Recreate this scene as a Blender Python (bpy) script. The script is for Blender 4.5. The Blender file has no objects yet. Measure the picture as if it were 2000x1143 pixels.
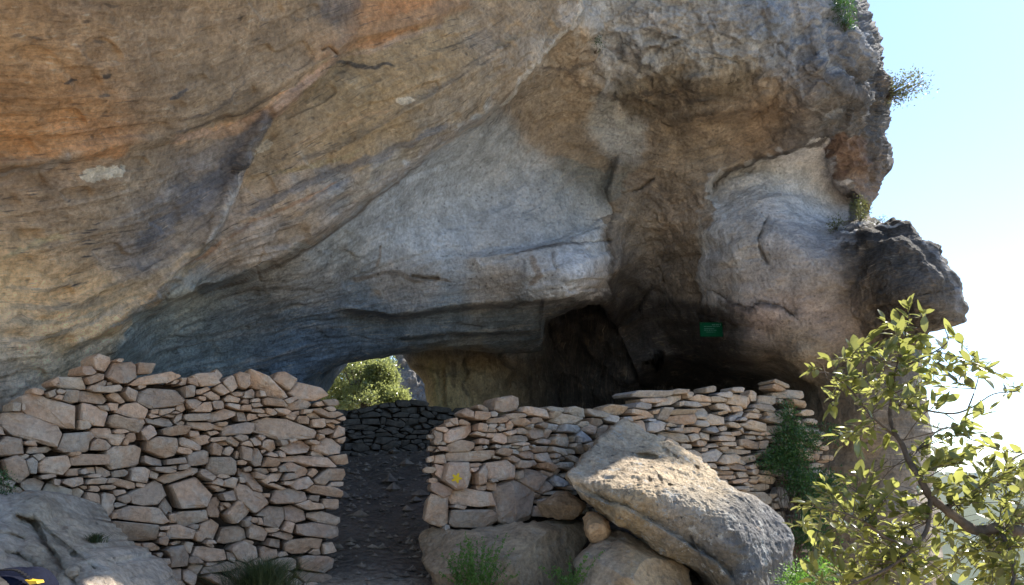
import bpy, math, random
import numpy as np
from mathutils import Vector

random.seed(7)
SC = bpy.context.scene
COL = SC.collection

# ------------------------------------------------------------------ camera, sky, sun, exposure
PITCH = math.radians(14.2)
EYE = 1.6
FPX = 1540.0            # focal length in photo pixels (photo is 2000 x 1143)
cam_data = bpy.data.cameras.new('camera')
cam = bpy.data.objects.new('camera', cam_data)
COL.objects.link(cam)
cam.location = (0, 0, EYE)
cam.rotation_euler = (math.radians(90) + PITCH, 0, 0)
cam_data.sensor_width = 36.0
cam_data.lens = 36.0 * FPX / 2000.0
cam_data.clip_start = 0.05
cam_data.clip_end = 12000
SC.camera = cam

SUN_EL, SUN_AZ = math.radians(43), math.radians(50)    # azimuth clockwise from +Y
world = bpy.data.worlds.new('World')
SC.world = world
world.use_nodes = True
wn = world.node_tree
bg = wn.nodes['Background']
sky = wn.nodes.new('ShaderNodeTexSky')
sky.sky_type = 'NISHITA'
sky.sun_disc = False
sky.sun_elevation = SUN_EL
sky.sun_rotation = SUN_AZ
sky.altitude = 600
sky.air_density = 1.0
sky.dust_density = 0.15
sky.ozone_density = 2.0
wn.links.new(sky.outputs[0], bg.inputs[0])
bg.inputs[1].default_value = 0.12

sun_d = bpy.data.lights.new('sun', 'SUN')
sun_d.energy = 5.0
sun_d.angle = math.radians(0.5)
sun_d.color = (1.0, 0.93, 0.82)
sun = bpy.data.objects.new('sun', sun_d)
COL.objects.link(sun)
sd = Vector((math.sin(SUN_AZ) * math.cos(SUN_EL), math.cos(SUN_AZ) * math.cos(SUN_EL), math.sin(SUN_EL)))
sun.rotation_euler = sd.to_track_quat('Z', 'Y').to_euler()
sun.location = (20, 20, 30)

SC.view_settings.view_transform = 'Standard'
SC.view_settings.look = 'None'
SC.view_settings.exposure = 1.37
SC.view_settings.gamma = 1.0
SC.view_settings.use_curve_mapping = False
SC.cycles.max_bounces = 8
SC.cycles.diffuse_bounces = 5
SC.cycles.transparent_max_bounces = 8
SC.cycles.volume_bounces = 0
SC.cycles.use_denoising = True

# ------------------------------------------------------------------ helpers
CP, SP = math.cos(PITCH), math.sin(PITCH)

def P(px, py, Y):
    """world point seen at photo pixel (px, py) whose distance north of the camera is Y"""
    px = np.asarray(px, float); py = np.asarray(py, float); Y = np.asarray(Y, float)
    r = (px - 1000.0) / FPX
    u = (571.5 - py) / FPX
    fy = CP - u * SP
    fz = SP + u * CP
    k = Y / fy
    return np.stack([r * k, Y + 0 * px, EYE + fz * k], axis=-1)

def hash3(ix, iy, iz, seed):
    h = (ix * 374761393 + iy * 668265263 + iz * 2147483647 + seed * 144665) & 0xffffffff
    h = ((h ^ (h >> 13)) * 1274126177) & 0xffffffff
    h = ((h ^ (h >> 16)) * 2246822519) & 0xffffffff
    return ((h ^ (h >> 15)) & 0xffffff) / float(0xffffff)

def vnoise(p, seed=0):
    p = np.asarray(p, float)
    i = np.floor(p).astype(np.int64)
    f = p - i
    f = f * f * f * (f * (f * 6 - 15) + 10)
    r = 0
    for dx in (0, 1):
        wx = f[..., 0] if dx else 1 - f[..., 0]
        for dy in (0, 1):
            wy = f[..., 1] if dy else 1 - f[..., 1]
            for dz in (0, 1):
                wz = f[..., 2] if dz else 1 - f[..., 2]
                r = r + wx * wy * wz * hash3(i[..., 0] + dx, i[..., 1] + dy, i[..., 2] + dz, seed)
    return r * 2 - 1

def fbm(p, oct=4, seed=0, gain=0.5, ridged=False):
    a, s, n = 1.0, 0.0, 0.0
    p = np.asarray(p, float)
    for o in range(oct):
        v = vnoise(p * (2.03 ** o) + 17.3 * o, seed + o)
        if ridged:
            v = 1 - 2 * np.abs(v)
        s = s + a * v
        n += a
        a *= gain
    return s / n

def tps(pts, vals, lam=0.0, lin=True):
    pts = np.asarray(pts, float) / 1000.0
    vals = np.asarray(vals, float)
    n = len(pts)
    d2 = ((pts[:, None] - pts[None]) ** 2).sum(-1)
    K = np.where(d2 > 0, 0.5 * d2 * np.log(d2 + 1e-20), 0) + lam * np.eye(n)
    Q = np.c_[np.ones(n), pts]
    A = np.zeros((n + 3, n + 3))
    A[:n, :n] = K; A[:n, n:] = Q; A[n:, :n] = Q.T
    w = np.linalg.solve(A, np.r_[vals, np.zeros(3)])
    def f(x, y):
        x = np.asarray(x, float) / 1000.0; y = np.asarray(y, float) / 1000.0
        sh = x.shape
        x = x.ravel(); y = y.ravel()
        out = w[n] + w[n + 1] * x + w[n + 2] * y
        for i in range(n):
            dd = (x - pts[i, 0]) ** 2 + (y - pts[i, 1]) ** 2
            out += w[i] * 0.5 * dd * np.log(dd + 1e-20)
        return out.reshape(sh)
    return f

def sdist(poly, x, y):
    """signed distance (positive on the left walking along poly, image y down -> below/right is positive) and arc parameter 0..1"""
    poly = np.asarray(poly, float)
    best = np.full(x.shape, 1e9); sg = np.zeros(x.shape); tt = np.zeros(x.shape)
    L = np.r_[0, np.cumsum(np.hypot(*np.diff(poly, axis=0).T))]
    for k in range(len(poly) - 1):
        ax, ay = poly[k]; bx, by = poly[k + 1]
        ex, ey = bx - ax, by - ay
        l2 = ex * ex + ey * ey
        t = np.clip(((x - ax) * ex + (y - ay) * ey) / l2, 0, 1)
        dx, dy = x - ax - t * ex, y - ay - t * ey
        d = np.hypot(dx, dy)
        m = d < best
        best = np.where(m, d, best)
        sg = np.where(m, np.sign(ex * dy - ey * dx), sg)
        tt = np.where(m, (L[k] + t * (L[k + 1] - L[k])) / L[-1], tt)
    return best * sg, tt

def sstep(a, b, x):
    t = np.clip((x - a) / (b - a), 0, 1)
    return t * t * (3 - 2 * t)

def mesh_obj(name, verts, faces, mat=None, parent=None, smooth=False, colors=None, uv=None, loc=None):
    verts = np.asarray(verts, float)
    if loc is not None:
        verts = verts - np.asarray(loc)
    me = bpy.data.meshes.new(name)
    if isinstance(faces, np.ndarray):
        nf, k = faces.shape
        me.vertices.add(len(verts)); me.vertices.foreach_set('co', verts.ravel())
        me.loops.add(nf * k); me.loops.foreach_set('vertex_index', faces.ravel().astype(np.int32))
        me.polygons.add(nf)
        me.polygons.foreach_set('loop_start', np.arange(0, nf * k, k, dtype=np.int32))
        me.update(calc_edges=True)
    else:
        me.from_pydata([tuple(v) for v in verts], [], faces)
        me.update()
    if smooth:
        me.polygons.foreach_set('use_smooth', np.ones(len(me.polygons), bool))
    else:
        me.polygons.foreach_set('use_smooth', np.zeros(len(me.polygons), bool))
    if colors is not None:
        a = me.color_attributes.new('Col', 'FLOAT_COLOR', 'POINT')
        c = np.ones((len(verts), 4)); c[:, :3] = colors
        a.data.foreach_set('color', c.ravel())
    if uv is not None:
        a = me.attributes.new('Strata', 'FLOAT_VECTOR', 'POINT')
        c = np.ones((len(verts), 3)); c[:, :uv.shape[1]] = uv
        a.data.foreach_set('vector', c.ravel())
    if mat is not None:
        me.materials.append(mat)
    o = bpy.data.objects.new(name, me)
    COL.objects.link(o)
    if parent is not None:
        o.parent = parent
        if loc is not None:
            o.location = Vector(loc) - parent.location
        else:
            o.location = -parent.location
    elif loc is not None:
        o.location = loc
    return o

def thing(name, label, cat, loc=(0, 0, 0), group=None):
    o = bpy.data.objects.new(name, None)
    o.empty_display_size = 0.2
    COL.objects.link(o)
    o.location = loc
    o['label'] = label; o['category'] = cat
    if group: o['group'] = group
    return o

def tag(o, label=None, cat=None, group=None, kind=None):
    if label: o['label'] = label
    if cat: o['category'] = cat
    if group: o['group'] = group
    if kind: o['kind'] = kind
    return o

# ------------------------------------------------------------------ materials
def new_mat(name):
    m = bpy.data.materials.new(name)
    m.use_nodes = True
    nt = m.node_tree
    b = nt.nodes['Principled BSDF']
    b.inputs['Roughness'].default_value = 0.9
    b.inputs['Specular IOR Level'].default_value = 0.25
    return m, nt, b

class NB:
    def __init__(s, nt): s.nt = nt
    def n(s, t, **kw):
        x = s.nt.nodes.new(t)
        for k, v in kw.items(): setattr(x, k, v)
        return x
    def l(s, a, b): s.nt.links.new(a, b)
    def noise(s, vec, scale, detail=6, rough=0.55, dist=0.0, dims='3D'):
        x = s.n('ShaderNodeTexNoise'); x.inputs['Scale'].default_value = scale
        x.inputs['Detail'].default_value = detail; x.inputs['Roughness'].default_value = rough
        x.inputs['Distortion'].default_value = dist
        if vec is not None: s.l(vec, x.inputs['Vector'])
        return x.outputs['Fac']
    def ramp(s, fac, a, b, va=0.0, vb=1.0):
        x = s.n('ShaderNodeMapRange'); x.interpolation_type = 'SMOOTHSTEP'
        s.l(fac, x.inputs['Value'])
        for i, v in zip(('From Min', 'From Max', 'To Min', 'To Max'), (a, b, va, vb)):
            x.inputs[i].default_value = v
        return x.outputs[0]
    def scalev(s, vec, v):
        x = s.n('ShaderNodeVectorMath', operation='MULTIPLY'); s.l(vec, x.inputs[0]); x.inputs[1].default_value = v
        return x.outputs[0]
    def addv(s, a, b):
        x = s.n('ShaderNodeVectorMath', operation='ADD'); s.l(a, x.inputs[0]); s.l(b, x.inputs[1])
        return x.outputs[0]
    def mix(s, fac, a, b, mode='MIX'):
        x = s.n('ShaderNodeMix', data_type='RGBA', blend_type=mode)
        for sock, v in ((x.inputs[0], fac), (x.inputs[6], a), (x.inputs[7], b)):
            if isinstance(v, (int, float)): sock.default_value = v
            elif isinstance(v, tuple): sock.default_value = (*v, 1) if len(v) == 3 else v
            else: s.l(v, sock)
        return x.outputs[2]
    def math(s, op, a, b=None):
        x = s.n('ShaderNodeMath', operation=op)
        for sock, v in ((x.inputs[0], a), (x.inputs[1], b)):
            if v is None: continue
            if isinstance(v, (int, float)): sock.default_value = v
            else: s.l(v, sock)
        return x.outputs[0]
    def bump(s, h, dist, strength=1.0, prev=None):
        x = s.n('ShaderNodeBump'); x.inputs['Distance'].default_value = dist
        x.inputs['Strength'].default_value = strength
        s.l(h, x.inputs['Height'])
        if prev is not None: s.l(prev, x.inputs['Normal'])
        return x.outputs['Normal']

def rock_material(name, streak=1.0, bump=1.0, speck=0.5, lichen=0.0):
    """weathered limestone: base colour attribute, streaks that follow the strata, mottling, pits"""
    m, nt, b = new_mat(name)
    q = NB(nt)
    col = q.n('ShaderNodeAttribute', attribute_name='Col').outputs['Color']
    st = q.n('ShaderNodeAttribute', attribute_name='Strata').outputs['Vector']
    pos = q.n('ShaderNodeTexCoord').outputs['Object']
    # warp the strata coordinate a little
    sx = q.n('ShaderNodeSeparateXYZ'); q.l(st, sx.inputs[0])
    sk = q.math('MULTIPLY', sx.outputs[2], streak)
    w = q.n('ShaderNodeTexNoise'); w.inputs['Scale'].default_value = 0.9; w.inputs['Detail'].default_value = 3
    q.l(pos, w.inputs['Vector'])
    stw = q.addv(st, q.scalev(w.outputs['Color'], (0.5, 0.45, 0)))
    s1 = q.noise(q.scalev(stw, (0.35, 3.2, 0)), 1.0, 5, 0.6, 0.3)
    s2 = q.noise(q.scalev(stw, (0.8, 9.0, 0)), 1.0, 6, 0.65, 0.4)
    s3 = q.noise(q.scalev(stw, (1.3, 26.0, 0)), 1.0, 5, 0.7, 0.3)
    m1 = q.noise(pos, 0.7, 8, 0.6, 0.3)
    m2 = q.noise(pos, 3.5, 9, 0.65, 0.2)
    m3 = q.noise(pos, 22.0, 7, 0.7)
    c = col
    c = q.mix(q.math('MULTIPLY', q.ramp(s1, 0.52, 0.70), q.math('MULTIPLY', sk, 0.28)), c, (0.42, 0.29, 0.16))
    c = q.mix(q.math('MULTIPLY', q.ramp(s2, 0.54, 0.72), q.math('MULTIPLY', sk, 0.30)), c, (0.47, 0.38, 0.27))
    c = q.mix(q.math('MULTIPLY', q.ramp(s2, 0.42, 0.26), q.math('MULTIPLY', sk, 0.40)), c, (0.115, 0.11, 0.11))
    c = q.mix(q.math('MULTIPLY', q.ramp(s3, 0.54, 0.70), q.math('MULTIPLY', sk, 0.42)), c, (0.56, 0.43, 0.28))
    c = q.mix(q.math('MULTIPLY', q.ramp(s3, 0.44, 0.30), q.math('MULTIPLY', sk, 0.42)), c, (0.10, 0.085, 0.07))
    c = q.mix(q.math('MULTIPLY', q.ramp(m1, 0.52, 0.68), 0.22), c, (0.27, 0.27, 0.28))
    c = q.mix(q.math('MULTIPLY', q.ramp(m2, 0.56, 0.72), 0.25), c, (0.38, 0.26, 0.15))
    # thin flakes and dark specks drawn out along the strata
    wf = q.n('ShaderNodeTexNoise'); wf.inputs['Scale'].default_value = 5.0; wf.inputs['Detail'].default_value = 4
    q.l(pos, wf.inputs['Vector'])
    stf = q.addv(stw, q.scalev(wf.outputs['Color'], (0.15, 0.12, 0)))
    vf = q.n('ShaderNodeTexVoronoi'); vf.inputs['Scale'].default_value = 1.0
    q.l(q.scalev(stf, (1.6, 11.0, 0)), vf.inputs['Vector'])
    fl = q.math('MULTIPLY', q.ramp(vf.outputs['Distance'], 0.26, 0.10), q.ramp(m1, 0.42, 0.55))
    c = q.mix(q.math('MULTIPLY', fl, q.math('MULTIPLY', sk, 0.6)), c, (0.085, 0.08, 0.08))
    vg = q.n('ShaderNodeTexVoronoi'); vg.inputs['Scale'].default_value = 1.0
    q.l(q.scalev(stf, (2.6, 19.0, 0)), vg.inputs['Vector'])
    fl2 = q.math('MULTIPLY', q.ramp(vg.outputs['Distance'], 0.30, 0.12), q.ramp(m2, 0.50, 0.60))
    c = q.mix(q.math('MULTIPLY', fl2, q.math('MULTIPLY', sk, 0.55)), c, (0.60, 0.52, 0.40))
    s4 = q.noise(q.scalev(stf, (2.2, 60.0, 0)), 1.0, 4, 0.7)
    c = q.mix(q.math('MULTIPLY', q.ramp(s4, 0.55, 0.70), q.math('MULTIPLY', sk, 0.35)), c, (0.12, 0.11, 0.11))
    c = q.mix(q.math('MULTIPLY', q.ramp(s4, 0.45, 0.32), q.math('MULTIPLY', sk, 0.30)), c, (0.60, 0.50, 0.38))
    v = q.ramp(m2, 0.28, 0.72, 0.68, 1.28)
    v2 = q.ramp(m3, 0.30, 0.70, 0.72, 1.25)
    vv = q.math('MULTIPLY', v, v2)
    comb = q.n('ShaderNodeCombineColor'); [q.l(vv, comb.inputs[i]) for i in range(3)]
    c = q.mix(1.0, c, comb.outputs[0], 'MULTIPLY')
    # small dark pits and pale chips
    vo = q.n('ShaderNodeTexVoronoi'); vo.inputs['Scale'].default_value = 9; vo.inputs['Randomness'].default_value = 1
    q.l(q.addv(pos, q.scalev(w.outputs['Color'], (0.25, 0.25, 0.25))), vo.inputs['Vector'])
    pit = q.math('MULTIPLY', q.ramp(vo.outputs['Distance'], 0.22, 0.08), q.ramp(q.math('SUBTRACT', q.noise(pos, 2.1, 3), q.math('MULTIPLY', sx.outputs[2], 0.08)), 0.40, 0.54))
    c = q.mix(q.math('MULTIPLY', pit, 0.75 * speck), c, (0.06, 0.055, 0.05))
    if lichen:
        li = q.noise(pos, 9.0, 8, 0.75)
        c = q.mix(q.math('MULTIPLY', q.ramp(li, 0.55, 0.62), lichen), c, (0.42, 0.42, 0.40))
        li2 = q.noise(pos, 5.3, 8, 0.75)
        c = q.mix(q.math('MULTIPLY', q.ramp(li2, 0.64, 0.70), lichen), c, (0.38, 0.20, 0.05))
        li3 = q.noise(q.scalev(pos, (1, 1, 1.01)), 13.0, 8, 0.8)
        c = q.mix(q.math('MULTIPLY', q.ramp(li3, 0.56, 0.64), lichen), c, (0.07, 0.07, 0.075))
    q.l(c, b.inputs['Base Color'])
    n = q.bump(s1, 0.06 * bump, 0.7 * streak)
    n = q.bump(s2, 0.03 * bump, 0.55 * streak + 0.1, n)
    n = q.bump(m2, 0.13 * bump, 1.0, n)
    n = q.bump(s3, 0.008 * bump, 0.5 * streak + 0.1, n)
    n = q.bump(m3, 0.034 * bump, 1.0, n)
    n = q.bump(pit, -0.03, 0.8 * speck, n)
    q.l(n, b.inputs['Normal'])
    return m

def stone_material(name, c1, c2, c3, dirt=(0.10, 0.075, 0.05)):
    m, nt, b = new_mat(name)
    q = NB(nt)
    pos = q.n('ShaderNodeTexCoord').outputs['Object']
    rnd = q.n('ShaderNodeObjectInfo').outputs['Random']
    off = q.n('ShaderNodeCombineXYZ'); q.l(q.math('MULTIPLY', rnd, 37.0), off.inputs[0]); q.l(q.math('MULTIPLY', rnd, 91.0), off.inputs[2])
    p = q.addv(pos, off.outputs[0])
    r2 = q.math('FRACT', q.math('MULTIPLY', rnd, 17.31))
    r3 = q.math('FRACT', q.math('MULTIPLY', rnd, 53.7))
    c = q.mix(r2, c1, c2)
    c = q.mix(q.ramp(r3, 0.62, 0.8, 0, 0.85), c, c3)
    n1 = q.noise(p, 5.0, 8, 0.6, 0.4); n2 = q.noise(p, 26.0, 8, 0.7); n3 = q.noise(p, 90.0, 4, 0.7)
    nb = q.noise(q.scalev(p, (1.5, 1.5, 6)), 4.0, 6, 0.6, 0.5)
    c = q.mix(q.math('MULTIPLY', q.ramp(n1, 0.46, 0.62), 0.5), c, (0.46, 0.41, 0.34))
    c = q.mix(q.math('MULTIPLY', q.ramp(n1, 0.42, 0.28), 0.45), c, (0.33, 0.20, 0.125))
    c = q.mix(q.math('MULTIPLY', q.ramp(nb, 0.56, 0.70), 0.35), c, dirt)
    gw = q.noise(p, 3.2, 9, 0.7)
    c = q.mix(q.math('MULTIPLY', q.ramp(gw, 0.52, 0.64), 0.38), c, (0.33, 0.31, 0.285))
    c = q.mix(q.math('MULTIPLY', q.ramp(q.noise(p, 30.0, 6, 0.8), 0.60, 0.68), 0.6), c, (0.50, 0.47, 0.42))
    c = q.mix(q.math('MULTIPLY', q.ramp(q.noise(p, 19.0, 6, 0.8), 0.62, 0.70), 0.6), c, (0.13, 0.11, 0.09))
    vv = q.math('MULTIPLY', q.ramp(n2, 0.25, 0.75, 0.75, 1.22), q.ramp(q.math('FRACT', q.math('MULTIPLY', rnd, 7.77)), 0, 1, 0.78, 1.15))
    comb = q.n('ShaderNodeCombineColor'); [q.l(vv, comb.inputs[i]) for i in range(3)]
    c = q.mix(1.0, c, comb.outputs[0], 'MULTIPLY')
    q.l(c, b.inputs['Base Color'])
    vo = q.n('ShaderNodeTexVoronoi'); vo.inputs['Scale'].default_value = 11; vo.feature = 'F1'
    wn2 = q.n('ShaderNodeTexNoise'); wn2.inputs['Scale'].default_value = 6; q.l(p, wn2.inputs['Vector'])
    q.l(q.addv(p, q.scalev(wn2.outputs['Color'], (0.2, 0.2, 0.2))), vo.inputs['Vector'])
    n = q.bump(n1, 0.04, 0.8)
    n = q.bump(vo.outputs['Distance'], 0.02, 0.35, n)
    n = q.bump(n2, 0.018, 0.9, n)
    n = q.bump(n3, 0.004, 0.7, n)
    q.l(n, b.inputs['Normal'])
    return m

def plain_material(name, c, rough=0.9, nscale=8.0, var=0.35, bumpd=0.02, spec=0.25):
    m, nt, b = new_mat(name)
    q = NB(nt)
    pos = q.n('ShaderNodeTexCoord').outputs['Object']
    n1 = q.noise(pos, nscale, 8, 0.65)
    vv = q.ramp(n1, 0.25, 0.75, 1 - var, 1 + var)
    comb = q.n('ShaderNodeCombineColor'); [q.l(vv, comb.inputs[i]) for i in range(3)]
    q.l(q.mix(1.0, c, comb.outputs[0], 'MULTIPLY'), b.inputs['Base Color'])
    b.inputs['Roughness'].default_value = rough
    b.inputs['Specular IOR Level'].default_value = spec
    q.l(q.bump(n1, bumpd, 0.8), b.inputs['Normal'])
    return m

def leaf_material(name, c1, c2, trans=0.5, rough=0.28, tcol=None, spec=0.6):
    m = bpy.data.materials.new(name); m.use_nodes = True
    nt = m.node_tree; q = NB(nt)
    b = nt.nodes['Principled BSDF']
    geo = q.n('ShaderNodeNewGeometry')
    rnd = geo.outputs['Random Per Island']
    oi = q.n('ShaderNodeObjectInfo').outputs['Random']
    r = q.math('FRACT', q.math('ADD', rnd, q.math('MULTIPLY', oi, 13.7)))
    c = q.mix(r, c1, c2)
    pos = q.n('ShaderNodeTexCoord').outputs['Object']
    c = q.mix(q.ramp(q.noise(pos, 40, 3), 0.55, 0.75, 0, 0.3), c, (0.16, 0.12, 0.03))
    q.l(c, b.inputs['Base Color'])
    b.inputs['Roughness'].default_value = rough
    b.inputs['Specular IOR Level'].default_value = spec
    tr = q.n('ShaderNodeBsdfTranslucent')
    if tcol is None: tcol = (0.42, 0.45, 0.06)
    q.l(q.mix(r, tcol, tuple(x * 0.55 for x in tcol)), tr.inputs['Color'])
    mx = q.n('ShaderNodeMixShader'); mx.inputs[0].default_value = trans
    q.l(b.outputs[0], mx.inputs[1]); q.l(tr.outputs[0], mx.inputs[2])
    out = [n for n in nt.nodes if n.type == 'OUTPUT_MATERIAL'][0]
    q.l(mx.outputs[0], out.inputs['Surface'])
    return m

M = {}
M['cliff'] = rock_material('limestone_cliff', 1.0, 1.0, 0.6)
M['boulder'] = rock_material('lichen_limestone', 0.15, 0.7, 0.9, 0.75)
M['slab'] = rock_material('slab_limestone', 0.35, 0.6, 0.6, 0.25)
M['stone'] = stone_material('wall_stone', (0.50, 0.335, 0.225), (0.44, 0.305, 0.21), (0.38, 0.285, 0.21))
M['stone_pink'] = stone_material('pink_wall_stone', (0.50, 0.335, 0.235), (0.46, 0.32, 0.225), (0.44, 0.32, 0.23))
M['stone_pale'] = stone_material('pale_wall_stone', (0.47, 0.35, 0.245), (0.42, 0.34, 0.26), (0.36, 0.34, 0.33))
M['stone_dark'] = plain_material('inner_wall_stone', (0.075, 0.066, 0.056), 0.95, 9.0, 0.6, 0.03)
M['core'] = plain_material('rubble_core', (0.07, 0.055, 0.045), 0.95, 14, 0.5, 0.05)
M['ground'] = None
# ------------------------------------------------------------------ the rock shelter
# base colours of the rock (mineral colour, plus shade painted in at the lip and hollow): x, y, r, g, b, reach
ALB = [
 (50,60,.27,.20,.14,160),(300,60,.25,.20,.155,150),(520,60,.26,.215,.17,120),(100,180,.28,.205,.14,120),
 (80,250,.42,.24,.12,110),(200,270,.40,.225,.12,70),(300,200,.25,.215,.18,90),(420,170,.20,.19,.18,80),(560,110,.22,.195,.17,70),
 (620,100,.34,.22,.14,45),(700,50,.40,.23,.125,60),(820,25,.42,.23,.12,60),(640,20,.20,.185,.17,60),
 (380,255,.50,.34,.23,35),(470,230,.52,.36,.25,32),(560,180,.52,.37,.26,30),(630,125,.50,.34,.22,24),
 (700,150,.30,.25,.17,80),(850,100,.33,.26,.17,80),(1000,50,.30,.25,.19,70),(760,220,.30,.245,.17,70),(900,180,.27,.25,.225,60),
 (100,370,.27,.215,.16,80),(250,340,.28,.235,.18,70),(60,450,.29,.225,.165,80),(200,440,.30,.24,.175,80),(30,530,.42,.32,.20,70),(150,500,.36,.27,.18,60),
 (300,430,.19,.19,.205,60),(350,400,.17,.175,.195,50),(420,350,.21,.21,.225,45),(470,300,.18,.185,.21,35),(260,500,.19,.19,.21,50),(130,590,.43,.33,.22,70),
 (60,650,.42,.35,.27,60),(30,730,.36,.33,.30,60),(240,590,.38,.31,.23,60),(350,500,.30,.27,.24,50),(180,670,.40,.36,.32,45),
 (560,300,.30,.25,.18,50),(680,280,.33,.26,.17,55),(560,390,.36,.30,.24,45),(480,450,.40,.32,.26,40),(620,370,.26,.25,.24,40),(750,340,.36,.30,.23,40),(850,270,.24,.235,.23,35),
 (960,210,.30,.27,.23,35),(1050,110,.38,.36,.33,30),(1110,40,.48,.46,.44,25),
 (950,310,.36,.34,.31,80),(850,380,.42,.40,.375,80),(980,420,.36,.345,.33,90),(760,450,.44,.415,.385,80),(850,500,.40,.39,.38,80),(1080,400,.30,.285,.26,60),
 (640,480,.42,.36,.29,60),(540,540,.38,.335,.28,60),(620,560,.34,.31,.28,60),(440,600,.30,.265,.235,60),(330,620,.34,.30,.26,55),(380,590,.40,.33,.26,40),
 (800,560,.31,.29,.27,60),(950,560,.34,.325,.31,55),(1060,540,.44,.40,.36,45),(1130,510,.46,.41,.36,45),(1160,560,.38,.35,.32,40),(1160,470,.42,.37,.31,30),
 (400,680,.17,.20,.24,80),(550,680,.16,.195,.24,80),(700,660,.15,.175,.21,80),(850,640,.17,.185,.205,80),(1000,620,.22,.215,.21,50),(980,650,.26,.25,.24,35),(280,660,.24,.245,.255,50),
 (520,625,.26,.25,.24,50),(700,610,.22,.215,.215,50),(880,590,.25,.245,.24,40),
 (1050,180,.36,.27,.16,50),(1100,210,.35,.26,.15,50),(1120,280,.29,.215,.125,55),(1150,330,.26,.20,.12,50),(1050,230,.33,.25,.16,40),(1120,130,.38,.29,.18,40),(1130,90,.42,.36,.28,30),
 (1200,40,.46,.43,.39,60),(1300,30,.36,.33,.29,60),(1400,60,.40,.37,.33,60),(1280,100,.46,.42,.36,50),(1400,110,.45,.39,.31,45),(1200,110,.42,.38,.33,40),(1500,60,.37,.36,.34,60),(1520,110,.40,.37,.33,50),
 (1180,230,.46,.43,.38,35),(1220,260,.42,.39,.35,32),(1240,170,.20,.16,.11,45),(1340,180,.17,.135,.10,50),(1420,190,.24,.185,.13,40),(1300,150,.36,.28,.18,40),(1420,150,.36,.28,.18,40),(1500,170,.38,.29,.19,40),
 (1300,260,.34,.24,.145,50),(1400,250,.40,.275,.165,55),(1500,230,.42,.30,.19,50),(1470,290,.38,.26,.16,40),(1340,330,.34,.24,.15,50),(1260,360,.27,.20,.14,40),(1370,310,.36,.26,.16,40),
 (1270,450,.26,.215,.165,60),(1330,430,.30,.23,.165,50),(1350,520,.30,.235,.17,50),(1250,560,.20,.175,.15,60),(1300,640,.17,.155,.14,60),(1230,470,.20,.17,.14,40),(1400,560,.30,.27,.23,40),
 (1430,380,.44,.42,.385,50),(1500,350,.46,.45,.43,50),(1560,340,.52,.51,.50,45),(1400,450,.47,.45,.41,45),(1460,470,.37,.35,.32,50),(1550,430,.44,.42,.40,50),(1390,520,.46,.45,.43,40),(1440,560,.44,.41,.38,45),
 (1520,520,.33,.30,.27,60),(1600,480,.27,.26,.25,50),(1600,550,.30,.265,.23,50),(1610,330,.55,.53,.50,30),(1640,380,.46,.42,.39,35),(1600,400,.52,.50,.48,30),(1680,380,.22,.17,.15,35),(1660,320,.20,.14,.12,35),
 (1500,600,.34,.29,.26,40),(1480,620,.38,.31,.28,40),(1560,620,.33,.28,.25,50),(1560,680,.26,.23,.18,50),(1450,680,.20,.18,.15,60),(1350,700,.15,.14,.125,70),(1620,640,.30,.25,.21,40),
 (1560,150,.27,.25,.23,50),(1600,200,.15,.145,.14,50),(1640,120,.20,.20,.205,45),(1580,60,.35,.34,.33,40),(1640,40,.30,.30,.30,40),(1560,240,.22,.20,.18,45),(1620,260,.10,.095,.095,45),(1680,180,.13,.13,.135,45),
 (1700,60,.12,.12,.125,45),(1720,180,.10,.10,.105,40),(1700,270,.17,.165,.165,40),(1730,300,.15,.14,.14,35),(1690,400,.17,.165,.16,30),
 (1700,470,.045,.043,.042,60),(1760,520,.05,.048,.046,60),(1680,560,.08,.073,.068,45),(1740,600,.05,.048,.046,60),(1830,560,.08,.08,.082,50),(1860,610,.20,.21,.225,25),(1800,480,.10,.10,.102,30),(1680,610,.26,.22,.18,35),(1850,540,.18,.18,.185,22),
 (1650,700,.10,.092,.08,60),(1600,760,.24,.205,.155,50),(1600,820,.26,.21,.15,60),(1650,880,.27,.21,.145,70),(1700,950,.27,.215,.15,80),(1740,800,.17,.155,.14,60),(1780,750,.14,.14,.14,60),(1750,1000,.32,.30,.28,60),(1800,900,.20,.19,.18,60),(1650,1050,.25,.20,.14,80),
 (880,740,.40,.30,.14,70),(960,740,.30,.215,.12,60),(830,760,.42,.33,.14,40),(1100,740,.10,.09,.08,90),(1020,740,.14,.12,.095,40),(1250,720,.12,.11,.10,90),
]
ALB = np.array(ALB, float)
ALB[:, 2:5] = (ALB[:, 2:5] + 0.12 * ALB[:, 2:5].mean(1, keepdims=True)) / 1.12 * np.array([1.51, 1.41, 1.31])
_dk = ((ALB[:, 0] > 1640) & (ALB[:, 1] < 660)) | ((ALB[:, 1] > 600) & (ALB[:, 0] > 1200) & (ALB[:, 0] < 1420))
ALB[_dk, 2:5] *= 0.72  # dark rock at the right edge, and shade painted into the hollow
_rt = (ALB[:, 0] > 1120) & (ALB[:, 0] < 1420) & (ALB[:, 1] > 180) & (ALB[:, 1] < 600)
ALB[_rt, 2:5] *= np.array([1.05, 1.10, 1.17])
_pale = (ALB[:, 0] > 600) & (ALB[:, 0] < 1180) & (ALB[:, 1] > 290) & (ALB[:, 1] < 560)
ALB[_pale, 2:5] *= np.array([1.02, 1.08, 1.15])
_cr = (ALB[:, 0] > 1150) & (ALB[:, 1] < 140)
ALB[_cr, 2:5] *= np.array([1.04, 1.10, 1.17])
_bt = (ALB[:, 0] > 1380) & (ALB[:, 1] > 320) & (ALB[:, 1] < 560)
ALB[_bt, 2:5] *= np.array([1.0, 1.05, 1.10])
def _adj(cond, f):
    ALB[cond, 2:5] *= np.array(f)
_x, _y = ALB[:, 0], ALB[:, 1]
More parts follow.
